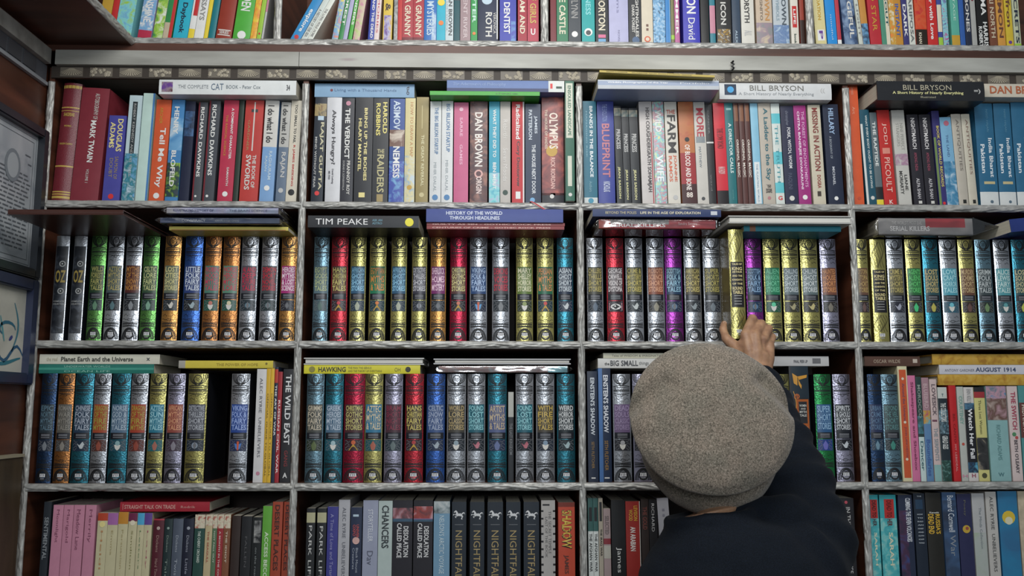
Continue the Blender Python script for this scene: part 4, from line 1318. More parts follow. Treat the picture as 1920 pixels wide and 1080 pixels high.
# ---- third shelf: the foil-spined classics
CELLS[(3, 0)] = dict(lean=.4, stand=[
    fo(99, 124, 'fsilver', '', '', '', style='oz', look='silver and black spined book with gold Z, in the corner', board='20242c'),
    fo(133, 157, 'fsilver', '', '', '', style='oz', look='silver and black spined book with gold Z, second along', board='20242c'),
    fo(166, 194, 'fgreen', '2a4a30', 'c9c26a', 'WILD|FOREST|FAIRY|TALES', 'leaf', '6a9a78', 'yellow', tint='24433a'),
    fo(198, 227, 'fsilver', '54666c', 'c9b76a', 'AZTEC|MYTHS|SHORT|TALES', 'leaf', '5a7f86', 'yellow'),
    fo(232, 262, 'fsilver', '5a2a2a', 'd08a3a', 'MYTHS|OF THE|SNOWY|NORTH', 'leaf', '8a8f94', 'orange'),
    fo(265, 294, 'fgreen', '33503a', 'c4c884', 'CELTIC|LORE|FAIRY|TALES', 'leaf', '7aa890', 'pale yellow', tint='24433a'),
    fo(305, 335, 'forange', '5f6a5a', 'd8cf8a', 'LOST|CITIES|SHORT|STORIES', 'bird', 'd0ccc4', 'cream', tint='2a3236'),
    fo(343, 376, 'fblue', '2a3f7c', 'c9d4e4', 'LITTLE|FOLK|FAIRY|TALES', 'bird', '9ab0b8', 'white'),
    fo(381, 411, 'fcopper', '4a7f70', 'c8405a', 'ROBIN|HOOD|MYTHS|TALES', 'face', 'c8786a', 'red', tint='1f5a4a'),
    fo(415, 446, 'fcopper', '5a8a74', 'cc3f52', 'NORSE|HEROES|MYTHS|LORE', 'face', 'd8cfa8', 'red on green', tint='1f5a4a'),
    fo(450, 481, 'fsilver', '4f4f58', 'd02a48', 'AI AND|DEEP|FUTURE|TALES', 'eye2', '5a7f92', 'red', tint='26343c'),
    fo(488, 519, 'fsilver', '43484c', 'cc2438', 'DEMON|SHORT|NOVEL|STORIES', 'warrior2', '6a8086', 'bright red', tint='27373a'),
    fo(525, 554, 'forange', 'b02a78', 'f0d8e4', 'HEROES|MYTHS|& LOST|SCIENCE', 'eye2', '54545c', 'white on pink', tint='262630'),
], lie=[
    ly(317, 556, 425, 432, 'd8c85a', 'thin yellow book lying lowest of a wrapped stack', b('c98a4a', .02, .98, 0, .2), dep=.17),
    ly(289, 549, 406, 421, '5a6a8c', 'plastic wrapped slate blue book with white capitals, lying flat', t('CONSPIRACY', 'd4d8e0', .18, .38, .25, .75), t('CHARLOTTE GREIG', 'c0c8d4', .46, .66, .3, .6, 'r'), dep=.18, wrap=1, on=1),
    ly(301, 550, 387, 403, 'a8a4c8', 'plastic wrapped lilac book lying topmost of its stack', a('pale lilac offwhite', 0, 1, 0, 1, 18), t('ILLUSTRATED HISTORY OF', '3f4a7a', .06, .42, .3, .7), t('THE BRAIN SCIENCE', '4a5484', .56, .90, .3, .7, 'r'), dep=.17, wrap=1, on=1),
])
CELLS[(3, 1)] = dict(lean=0, stand=[
    fo(587, 615, 'fsteel', '56707c', 'b9c48a', 'EGYPT|GODS|SHORT|TALES', 'leaf', '54706a', 'pale green', tint='4a5f66'),
    fo(620, 651, 'fred', '5a3a34', 'cfc46a', 'HANS|CHRISTIAN|FAIRY|TALES', 'figure', 'd83a44', 'yellow', tint='3a2a30'),
    fo(656, 685, 'fgold', '2f5a7c', '8fd0f0', 'AFRICAN|GHOST|SHORT|STORIES', 'leaf', 'a8b09a', 'sky blue', tint='2a4050'),
    fo(692, 723, 'fgold', '1f7a54', 'e08a3a', 'EGYPTIAN|MYTHS|& TALES', 'figure', 'e07a2a', 'orange on green', tint='23414a'),
    fo(733, 762, 'fgold', '2f5a7c', '8fd0f0', 'AFRICAN|GHOST|SHORT|STORIES', 'leaf', 'a8b09a', 'sky blue', tint='2a4050'),
    fo(772, 800, 'fgold', '3a3a48', 'c9c9d0', 'DETECTIVE|THRILLERS|SHORT|STORIES', 'warrior2', '8f98a4', 'silver', tint='2c323c'),
    fo(807, 836, 'forange', '7a2a6a', 'f0c8dc', 'SHERLOCK|HOLMES|MYSTERY', 'eye2', '5a646c', 'pink on purple', tint='2a3038'),
    fo(844, 875, 'fcrimson', '5a3a38', 'd8cc84', 'CHRISTMAS|GOTHIC|SHORT|STORIES', 'figure', 'd06a4a', 'yellow', tint='2a2428'),
    fo(881, 913, 'fsilver', '2c4a7c', 'a8c4ea', 'VIKING|FOLK &|FAIRY|TALES', 'warrior', '4a9ad8', 'blue', tint='1f2a44'),
    fo(923, 955, 'fsilver', '47494e', 'cc2a44', 'DEMONS|VOICES|STORIES', 'leaf', '74787c', 'red', tint='2c343a'),
    fo(968, 999, 'fgold', '5f7a34', 'e0dcb4', 'MARY|SHELLEY|HORROR|STORIES', 'face', '8a9a54', 'cream on olive', tint='2f3a20'),
    fo(1007, 1038, 'fgold', '1f6a4a', 'd88a4a', 'PERSIAN|MYTHS|& TALES', 'figure', 'd0342a', 'orange on green', tint='203c44'),
    fo(1045, 1075, 'fteal', '1f2f48', 'c4d0d8', 'ASIAN|GHOST|SHORT|STORIES', 'bird', 'c4ccd0', 'white', tint='1f2f48'),
], lie=[
    ly(577, 785, 401, 423, '25272c', 'black book lying flat with white capitals and yellow disc', t('TIM PEAKE', 'e4e4e4', .07, .54, .24, .74, 'r'), t('ASK AN', '5a8a9c', .58, .67, .52, .72), t('ASTRO', '5a8a9c', .58, .67, .26, .46), d('e8dc1e', .915, .46, .36), dep=.16),
    ly(800, 1058, 424, 430, '8a2a2e', 'very thin red book lying under another thin red one', t('CENTURIES OF CRIME - GOTHIC ROCK PRESS', 'd8a8a0', .04, .9, .25, .7), dep=.16),
    ly(800, 1059, 418, 423.5, '8a2a2e', 'very thin red book squeezed beneath a thick blue one', t('GUILTY AS SIN - GOTHIC ROCK PRESS', 'd8a8a0', .04, .9, .25, .7), dep=.16, on=1),
    ly(799, 1056, 392, 416.5, '2f4394', 'thick royal blue book lying flat with white capitals', t('HISTORY OF THE WORLD', 'd0d8ec', .145, .555, .55, .82), t('THROUGH HEADLINES', 'd0d8ec', .17, .535, .18, .45), dep=.17, on=1),
])
CELLS[(3, 2)] = dict(lean=-.2, stand=[
    fo(1101, 1131, 'fsilver', '46463a', 'b8a85a', 'CHILLERS|THRILLS|SHORT|STORIES', 'leaf', '54667a', 'old gold', tint='26303c'),
    fo(1138, 1170, 'fred', '3a2a30', 'e4dcdc', 'GEORGE|ORWELL|VISIONS OF|DYSTOPIA', 'eye', 'd8889a', 'white', tint='2a2228'),
    fo(1174, 1206, 'fsilver', '4f5038', 'c4b45a', 'CRIME &|MYSTERY|SHORT|STORIES', 'bird', 'c0c8c8', 'olive gold', tint='2a3238'),
    fo(1214, 1246, 'fsilver', '8a4a34', 'e0a07a', 'ROBOTS|SCIENCE|SHORT|STORIES', 'leaf', '8f8a78', 'orange', tint='33322f'),
    fo(1248, 1280, 'fpurple', '1f3a5c', '8fc0d8', 'SCOTTISH|FOLK &|FAIRY|TALES', 'warrior2', '5a7a9c', 'sky blue', tint='1f2c4c'),
    fo(1284, 1315, 'fsilver', '4a4434', 'c9b86a', 'AMERICAN|GOTHIC|SHORT|STORIES', 'bird', '8f9aa0', 'gold', tint='2b3138'),
    fo(1320, 1352, 'fsilver', '3f3f34', 'b4a858', 'SUPER|SHORTS|SHORT|STORIES', 'leaf', '6a7680', 'dull gold', tint='2a303a'),
    fo(1363, 1397, 'fgold', '1d1b1f', 'e0cf8e', 'TALES OF|KING|ARTHUR|AND THE|KNIGHTS|OF THE|ROUND|TABLE', style='arthur', fy=-.062, look='bright gold book pulled forward by a hand, tall black title panel', board='6a5a24', tall=.232),
    fo(1400, 1430, 'fpurple', '1f3a5c', '8fb8e0', 'SCOTTISH|FOLK &|FAIRY|TALES', 'warrior2', '5a8ab8', 'pale blue', tint='1f3c5c'),
    fo(1434, 1465, 'fgold', '1f7a54', '6ac89a', 'ALIEN|INVASION|SHORT|STORIES', 'face', '5ad0a0', 'mint on green', tint='1f5a40'),
    fo(1469, 1500, 'fgold', '5a6a70', 'c4d0d4', 'CHILLING|GHOST|SHORT|STORIES', 'bird', 'a8a078', 'grey', tint='3a382a'),
    fo(1504, 1536, 'fgold', '5f7074', 'd0d8d8', 'CHILLING|GHOST|SHORT|STORIES', 'bird', 'c0b478', 'pale grey', tint='3a382a'),
    fo(1541, 1571, 'flilac', '7a4a3a', 'd89058', 'HAUNTED|HOUSE|SHORT|STORIES', 'leaf', '7a7468', 'orange', tint='34302f'),
], lie=[
    ly(1103, 1353, 409, 431, 'b83038', 'plastic wrapped red and grey book lying flat with white capitals', b('8a8480', .06, .60, .45, 1), b('c8442a', 0, .10, 0, 1), t("THE WORLD'S MOST EVIL", 'd8d4d0', .16, .52, .66, .88, 'r'), t('SERIAL KILLERS', 'f0ecec', .10, .57, .14, .56), t('Sandra Simons', 'e8c8c8', .68, .84, .4, .7, 'r'), dep=.17, wrap=1),
    ly(1103, 1352, 390, 404, '26386a', 'navy book lying flat with cream capitals', t('BEYOND THE POLES', 'c4b88a', .10, .34, .34, .68, 'r'), t('LIFE IN THE AGE OF EXPLORATION', 'd4ccb0', .37, .84, .34, .68), b('c4c8d0', .92, .97, .25, .75), dep=.16, on=1),
    ly(1395, 1577, 424, 434, '1f7f92', 'teal book lying flat beneath a pale one, over gold spines', b('8a5a40', .06, .12), dep=.16),
    ly(1366, 1598, 403, 418, 'b8b8b4', 'large white-paged book lying flat with pages facing out', dep=.20, fore=1, on=1),
])
CELLS[(3, 3)] = dict(lean=0, stand=[
    fo(1608, 1630, 'fgold', '6a4a3a', 'b89a5a', 'DYSTOPIA|UTOPIA|SHORT|STORIES', 'leaf', '6a4f4a', 'tan', tint='3a2a2a'),
    fo(1636, 1664, 'fgold', '1d1b1f', 'e0cf8e', 'TALES OF|KING|ARTHUR|AND THE|KNIGHTS|OF THE|ROUND|TABLE', style='arthur', look='gold book with a tall black title panel, second from the upright', board='5a4c20'),
    fo(1667, 1697, 'fsilver', '4f4c38', 'b8a860', 'CRIME &|MYSTERY|SHORT|STORIES', 'bird', 'a0a4b4', 'old gold', tint='2b2e3a'),
    fo(1702, 1730, 'fgold', '2a6a3a', '5ac86a', 'AGENTS|ALIENS|SHORT|STORIES', 'leaf', '3fc87a', 'bright green', tint='2f3a2a'),
    fo(1734, 1763, 'fteal', '2a4f56', 'c4b070', 'LOST|SOULS|SHORT|STORIES', 'leaf', 'b8b04a', 'tan', tint='1c3038'),
    fo(1767, 1798, 'fsilver', '4aa0b4', 'a8e0e8', 'LOVE|CRAFT|HORROR|TALES', 'face', '6ac0d0', 'aqua on turquoise', tint='2f5f74'),
    fo(1802, 1830, 'fgold', '6a4634', 'c4a878', 'MURDER|SCHEMES|SHORT|STORIES', 'leaf', '6a4a44', 'beige on brown', tint='3a2c28'),
    fo(1834, 1863, 'fsteel', '3a464a', 'b4bcbc', 'GRIMM|FOLK|FAIRY|TALES', 'leaf', '6a8a5a', 'grey', tint='2a3630'),
    fo(1869, 1898, 'fsilver', '4a9aa4', 'c4e0dc', 'ALICE|LEWIS|FAIRY|TALES', 'face', '5aa0a4', 'white on teal', tint='2f5a64'),
    fo(1903, 1931, 'fteal', '2a4f56', 'c8c090', 'LOST|SOULS|SHORT|STORIES', 'leaf', 'b8c04a', 'cream', tint='1c3038'),
], lie=[
    ly(1637, 1876, 407, 443, '9a9694', 'loosely wrapped grey and red book lying flat, bag trailing', b('b82c34', .5, .92, .45, 1), t("THE WORLD'S MOST EVIL", 'dcd8d4', .14, .46, .62, .82, 'r'), t('SERIAL KILLERS', 'e4e0de', .12, .54, .22, .52), dep=.16, wrap=2),
    ly(1894, 2080, 402, 426, '22357c', 'dark blue book lying aslant beside a wrapped one', dep=.16, tilt=-6),
])

# ---- fourth shelf
CELLS[(4, 0)] = dict(lean=.3, stand=[
    fo(81, 109, 'fdeep', '2a3640', '5a7a8c', 'EPIC|NORTH|MYTHS|TALES', 'leaf', '7a8088', 'dim blue', tint='1f2a3c', board='14161c'),
    fo(113, 142, 'fcopper', '5f5c56', '8f8a80', 'ROMAN|WAR|MYTHS|TALES', 'leaf', '8a847c', 'grey', tint='4a4440'),
    fo(144, 178, 'fteal', '2a4058', 'a8b4c4', 'CHINESE|FOLK|FAIRY|TALES', 'bird', 'c0c8cc', 'pale grey', tint='1c2f44'),
    fo(180, 210, 'fsilver', 'b04a2c', 'a89a3a', 'DRAGON|OF THE|FIRE|MYTHS', 'leaf', '9a4a38', 'olive on orange', tint='5a3028'),
    fo(213, 247, 'fteal', '54708c', 'a8bccc', 'NORSE|GOD &|MYTHS|TALES', 'face', '8ab0b4', 'pale blue', tint='1f4f60'),
    fo(249, 280, 'fsilver', 'b0402c', 'b49a3a', 'DRAGON|OF THE|FIRE|MYTHS', 'leaf', '9a4434', 'mustard on red', tint='6a3028'),
    fo(284, 314, 'fgold', '2a7c98', '9ad4e0', 'AZTEC|SUN|MYTHS|TALES', 'leaf', 'b06a5a', 'pale blue', tint='1f6a70'),
    fo(318, 349, 'flilac', '9a4a40', 'e09a70', 'AFRICAN|MYTHS|SHORT|TALES', 'leaf', '8a8490', 'peach', tint='4a3a4a'),
    fo(355, 391, 'fgold', '4a4c56', 'b0b4bc', 'DETECTIVE|THRILLERS|SHORT|STORIES', 'warrior2', '8a98a8', 'silver', tint='2a3440'),
    fo(436, 470, 'fsilver', '2a4a9a', '9ab4f0', 'VIKING|FOLK &|FAIRY|TALES', 'warrior', '4a80d0', 'blue', tint='2a3458'),
    bk(478, 496, 692, 'd8d6d6', 'white book with grey capitals beside two yellow spines', t('ALEC RYRIE  UNBELIEVERS', '5a5a64', .08, .78, .35, .65, 'r'), d('rose', .92, .5, .2)),
    bk(496.5, 504, 686, 'e0b02a', 'thin yellow book beside a white one', t('OFFICIAL GUIDE TO GLOBAL', '6a5420', .22, .95, .3, .7, 'r')),
    bk(504.5, 511, 686, 'e8b82a', 'thin yellow book beside a navy one', t('OFFICIAL GUIDE TO GLOBAL', '6a5420', .22, .95, .3, .7, 'r')),
    bk(512, 518, 688, '23304a', 'thin navy book with red top', b('c83a2a', .02, .14), t('THE ART OF WAR', 'white', .16, .6)),
    bk(518.5, 526, 697, 'b02a34', 'thin red book with white capitals', t('RUSSIAN CIVIL WAR', 'f0dcd8', .26, .92, .2, .7)),
    bk(528, 547, 692, '2c2c30', 'black book with heavy white capitals beside the upright', t('THE WILD EAST', 'e8e8e8', .05, .67, .26, .82), t('GANG', '8a3034', .72, .86, .35, .7), h('A', 'white', .915, .96, .28, .72)),
], lie=[
    ly(64, 289, 673, 690, '1f7a6c', 'green striped book lying flat beneath a white one', b('3fa08c', 0, 1, .38, .62), t('UNDERWATER WORLDS', '8fd0bc', .22, .62, .64, .86, 'r'), t('OCEAN LIFE', '8fd0bc', .22, .62, .12, .34, 'r'), dep=.17),
    ly(60, 300, 654, 672, 'd8d6c4', 'white book lying flat with dark rounded lettering', t('Planet Earth and the Universe', '3a3a34', .18, .78, .26, .74), t('the real', 'b0a890', .06, .15, .3, .7, 'r'), t('x', 'dgrey', .89, .92, .35, .65), dep=.18, on=1),
    ly(335, 512, 676, 690, 'd8c43a', 'yellow book lying flat across dark gap and white spine', b('a8a49a', 0, .07), t('THE POWER OF HOPE', 'b09a2a', .40, .84, .3, .66), d('7a6a20', .93, .6, .15), dep=.15),
])
CELLS[(4, 1)] = dict(lean=0, stand=[
    fo(577, 609, 'fsteel', '4a4c48', 'c4b8a0', 'GRIMMS|FOLK|FAIRY|TALES', 'leaf', '5a6a3a', 'beige', tint='2f3a2c'),
    fo(612, 645, 'fteal', '4f6f8a', 'b4c4d4', 'GREEK|HEROES|MYTHS|& TALES', 'face', 'a0c0c8', 'pale blue', tint='1f5a6a'),
    fo(647, 685, 'fcrimson', '4a2a30', 'c4bc6a', 'CHRISTMAS|GOTHIC|SHORT|STORIES', 'figure', 'd05a2a', 'olive yellow', tint='3a1f28'),
    fo(686, 719, 'fgold', '2f7aa0', 'd4c4a0', 'AZTEC|MYTHS|& TALES', 'leaf', 'b05a44', 'cream on blue', tint='1f5a60'),
    fo(723, 756, 'flilac', '4a2f3a', '8a2c44', 'BRAM|SHORT|NIGHT|TALES', 'leaf', '5f6f70', 'dark red', tint='2c3a44'),
    fo(761, 795, 'fred', '3f2a28', 'c9b85a', 'HANS|CHRISTIAN|FAIRY|TALES', 'figure', 'b82a2c', 'yellow', tint='3a2228'),
    fo(801, 835, 'fblue', '3a5488', '9aa8c4', 'CELTIC|SNOW|FAIRY|TALES', 'bird', '9aa8b4', 'grey blue', tint='22304f'),
    fo(839, 874, 'fsilver', '45423c', 'b8a06a', 'WORLD|LORE|CLASSIC|STORIES', 'face', '8aa0ac', 'tan', tint='2a3038'),
    fo(877, 910, 'fsilver', '1f5f70', '8ad0d8', 'FOUND|LOST|SHORT|STORIES', 'bird', 'c06a7a', 'aqua', tint='1f262e'),
    fo(915, 950, 'fteal', '54608c', 'c4b090', 'ARTIST|MYTHS|& TALES', 'leaf', '5a6a9c', 'beige on violet', tint='22304f'),
    bk(953, 963, 735, '26292e', 'thin dark book with a white top, set back between foil spines', b('b4b4ac', .0, .28), t('THE LAST KINGDOM', '6a6c70', .35, .7)),
    fo(967, 1000, 'fsilver', '1f5f70', '8ad0d8', 'FOUND|LOST|SHORT|STORIES', 'bird', 'b8606f', 'turquoise', tint='1f262e'),
    fo(1005, 1039, 'fsilver', '47423a', 'c9a94a', 'WITH|FIRE|SHORT|TALES', 'face', '7a94ac', 'amber', tint='2a3240'),
    fo(1044, 1077, 'fteal', '1f2a30', 'd0d4d4', 'WEIRD|HORROR|SHORT|STORIES', 'bird', '9ab4b8', 'white', tint='1a2a30', board='22262a'),
], lie=[
    ly(570, 788, 677, 693, 'd8d01e', 'bright yellow book lying flat with heavy black capitals', d('8a8430', .07, .5, .36), t('HAWKING', '35331a', .125, .36, .2, .78), t('THE MAN THE GENIUS', '6a6620', .38, .58, .55, .8, 'r'), t('AND THE THEORY OF EVERYTHING', '6a6620', .38, .67, .2, .42, 'r'), t('OH', '6a6620', .78, .83, .25, .7, 'r'), d('26260f', .895, .5, .32), dep=.16),
    ly(570, 795, 661, 674.5, 'd0d0cc', 'white-paged book lying flat on a bright yellow one', dep=.16, fore=1, on=1),
    ly(812, 1078, 678, 695, '8a98a0', 'plastic wrapped picture book lying flat under a white-paged one', a('7a8890 a07068 9ab0b4', 0, .85, 0, 1, 30), b('7fc0cc', .83, 1), dep=.18, wrap=1),
    ly(813, 1070, 664, 675, 'c8c8cc', 'white-paged book lying flat on a wrapped one', b('8a8a90', 0, 1, 0, .18), dep=.17, fore=1, on=1),
])
CELLS[(4, 2)] = dict(lean=-.2, stand=[
    bk(1102, 1121, 696, '1f2c44', 'dark navy book with slanted white capitals', t("EINSTEIN'S SHADOW", 'd0d8e0', .06, .58, .3, .72), t('SETH FLETCHER', 'a07a3a', .64, .88, .35, .62, 'r'), b('white', .96, .97, .3, .7)),
    bk(1123, 1146, 694, '3f6fae', 'mid blue and navy book with slanted white capitals', b('1f2f4c', .0, 1.0, .32, 1), t("EINSTEIN'S SHADOW", 'e0e4ec', .06, .57, .4, .80), t('SETH FLETCHER', 'b0823a', .64, .90, .45, .72, 'r'), b('white', .96, .97, .4, .8)),
    fo(1148, 1181, 'fsilver', '6f5a80', '9a86ac', 'DEAD|SOULS|CLASSIC|STORIES', 'face', 'a8a8ac', 'purple', tint='2c2c34'),
    fo(1185, 1218, 'flilac', '4a4454', '9a9aa8', 'SWORDS|STEAM|SHORT|STORIES', 'leaf', '8a8a94', 'grey', tint='2c2c34', look='silvery lilac foil-spined book partly hidden behind the cap'),
    fo(1446, 1478, 'fgold', '3a3a34', '9a9478', 'DREAD|SHORT|NIGHT|TALES', 'leaf', '6a6a5a', 'grey', look='dull gold foil-spined book peeping from behind the cap'),
    bk(1483, 1520, 691, '26282c', 'black and burnt orange book with golden dragonfly', b('20303c', .0, .28, .1, 1), b('b85a1f', .29, .80, .3, .95), b('8a4220', .80, 1, .6, 1), b('2a2c30', .31, .50, .42, .86), t('e', 'b85a1f', .24, .29, .2, .5), h('WOMEN', 'd0d0c8', .335, .355, .46, .82), h('AND', 'd0d0c8', .365, .38, .52, .78), h('MYTH', 'd0d0c8', .39, .41, .46, .82), h('TALE', 'd0d0c8', .42, .44, .46, .82), h('FOLKLORE', 'd0d0c8', .53, .55, .38, .86), fly=1, hard=1),
    fo(1525, 1556, 'femerald', '2a5a8c', '8ab4d8', 'SUPER|SHORT|STORIES', 'leaf', '6a6ac0', 'blue', tint='23408a'),
    fo(1560, 1592, 'flilac', '22262e', 'd0d4d8', 'SPIRITS|& GHOULS|SHORT|STORIES', 'bird', 'c4ccd0', 'white', tint='1a1e26'),
], lie=[
    ly(1121, 1300, 672, 690, 'cdccc8', 'white book lying flat with hand-drawn black capitals', t('the', '3a3a38', .07, .12, .3, .6), t('BIG SMALL', '35353a', .13, .42, .22, .80), t('things', '4a4a4c', .43, .53, .25, .7, 'r'), dep=.16),
    ly(1131, 1290, 660, 669.5, 'd0cdb4', 'thin cream book lying flat on a white one', t('Tales of WISDOM & IMAGINATION', '6a6658', .10, .72, .3, .7, 'r'), dep=.15, on=1),
    ly(1436, 1554, 668, 686, 'bdbcbc', 'pale grey book lying flat near the wrist', t('FINAL PEER UP', '54545c', .44, .66, .32, .62), b('6a6a6e', .74, .87, .25, .8), dep=.16),
])
CELLS[(4, 3)] = dict(lean=0, stand=[
    fo(1625, 1650, 'fdeep', '2a3458', '5a7a9c', 'URBAN|CRIME|SHORT|STORIES', 'leaf', '6a90a4', 'blue', tint='22405a'),
    fo(1651, 1681, 'fsteel', '3a4448', '5a8a8a', 'BEYOND|THE VEIL|SHORT|STORIES', 'leaf', '3a8a7a', 'dull teal', tint='26383c'),
    bk(1682, 1706, 694, 'd8d0a4', 'orange spine with cream border and star flashes', b('d2552a', .03, .97, .14, .88), t('Around the Universe', '8a4a5a', .15, .48, .38, .66), t('JOHN LANCHESTER', '8a4a5a', .53, .80, .38, .66, 'r'), d('cream', .11, .5, .14), d('cream', .49, .5, .14), d('cream', .81, .5, .14)),
    bk(1706, 1721, 704, 'd8709c', 'pink slim book with dark pink serif letters', t('Shakespeare and Shoebox', '8a3a5c', .06, .90, .25, .7)),
    bk(1722, 1732, 706, '2a4440', 'thin dark green book with blue waist and white foot', a('2a4440 4a90a0', .38, .55), b('c4d8d4', .58, 1), t('MOROCCO', '8a9a90', .08, .4), t('Dancer', '3f6a70', .62, .9)),
    bk(1733, 1746, 708, 'a8808a', 'thin mauve to blue book with a rainbow patch', a('b85a6a mustard 6aa8b8', .32, .45), b('5a86b4', .45, 1), t('BLUEBIRD', 'c8a8ac', .06, .3), t('Boundaries', '3f60a0', .6, .95)),
    bk(1748, 1761, 711, 'd0b8b4', 'pale blush book with grey capitals', t('LOVESICK', '6a5a60', .05, .36), b('7a4a5a', .40, .42, .1, .8), t('THE SERPENTS', '8a949a', .48, .8), b('8ab8b4', .84, 1)),
    bk(1763, 1780, 726, 'b4bcb8', 'teal and black book with white stacked capitals', b('c4c8c0', 0, .12), b('243038', .12, .78), a('6a9aac 2a3a44 8ab0c0', .24, .5), a('2a5a58 dgreen 5a8a84', .78, 1, 0, 1, 120), t('THE COLLECTORS', 'd8dcd8', .17, .37, .2, .8), t('GERALD GILES', 'd8dcd8', .52, .66, .2, .8), h('T', 'dteal', .07, .10, .4, .6)),
    bk(1784, 1797, 723, 'cc1f24', 'plain bright red slim book', t('BEL CANTO', '8a1418', .3, .6, .35, .65, 'r'), t('MY LEBIDEAL', 'e0a09c', .62, .9, .35, .6, 'r')),
    bk(1799, 1811, 725, 'b8bcb4', 'thin pale green-grey book with red dot', t('COURTENEY', '7aa89a', .1, .4), d('c04a3a', .61, .5, .22), h('H', 'rose', .93, .96)),
    bk(1812, 1830, 726, 'd2ccc8', 'white and black book with rounded white title', b('1d1f24', .19, .88), a('2a78a0 navy 5ab0d0', .80, .91, 0, 1, 50), a('5a9ac0 navy', .17, .24), t('Watch Her Fall', 'f0f0f0', .23, .76, .3, .74), t('ERIN KELLY', '8a8a8c', .02, .17, .3, .7, 'r'), h('H', 'a04a5c', .92, .96, .3, .7)),
    bk(1831, 1851, 726, 'cfc878', 'pale yellow book with red top and dark portrait', b('26262a', 0, .05), b('a83034', .05, .115), a('1f1f20 3a3a3a beige', .54, .88, 0, 1, 40), t('Three Lost Women', '5a5a34', .14, .50, .35, .6, 'r'), d('4a4a30', .94, .5, .24)),
    bk(1854, 1891, 724, '86b4b4', 'wide pale turquoise book with dreamlike pink picture', a('4a88b0 c090a0 5a7a8a', 0, .14), a('c49aa4 6a4a40 b8a49a', .13, .36, 0, 1, 35), t('RICHARD ADAMS', '5a8a8c', .41, .78, .4, .6, 'r'), h('W', '4a7a80', .91, .95, .35, .65)),
    bk(1894, 1913, 724, 'd4c0bc', 'pale pink book with crimson and dark capitals', t('THE SWITCH', 'b03a54', .06, .46, .3, .76), d('4a8a5a', .51, .4, .2), d('c04a4a', .545, .62, .16), t("BETH O'LEARY", '4a4248', .57, .92, .34, .68)),
    bk(1915, 1933, 722, '4a9090', 'teal book with brown lettered patch', b('6a3a34', .18, .55), t('MIDNIGHT', 'c4b4a4', .2, .5)),
], lie=[
    ly(1621, 1725, 668, 686, '5a3c30', 'brown book lying flat with cream capitals and logo', t('OSCAR WILDE', 'b8a48c', .16, .64, .3, .66, 'r'), b('c8b8a8', .87, .95, .32, .72), dep=.15),
    ly(1759, 1960, 702, 722, 'b88a2a', 'mustard gold book lying lowest of a stack', a('b07a20 mustard d0a848', 0, 1, 0, 1, 60), dep=.16, hard=1),
    ly(1761, 1960, 684, 701.5, 'cdccd4', 'white book lying flat between two mustard gold ones', t('ANTONY GARDNER', '7a7a88', .05, .33, .28, .56, 'r'), t('AUGUST 1914', '35456a', .34, .72, .26, .72), dep=.16, on=1),
    ly(1748, 1955, 664, 683.5, 'b8862a', 'mustard gold book lying topmost of its stack', a('a8741c mustard c89a3c', 0, 1, 0, 1, 60), dep=.16, on=1, hard=1),
])

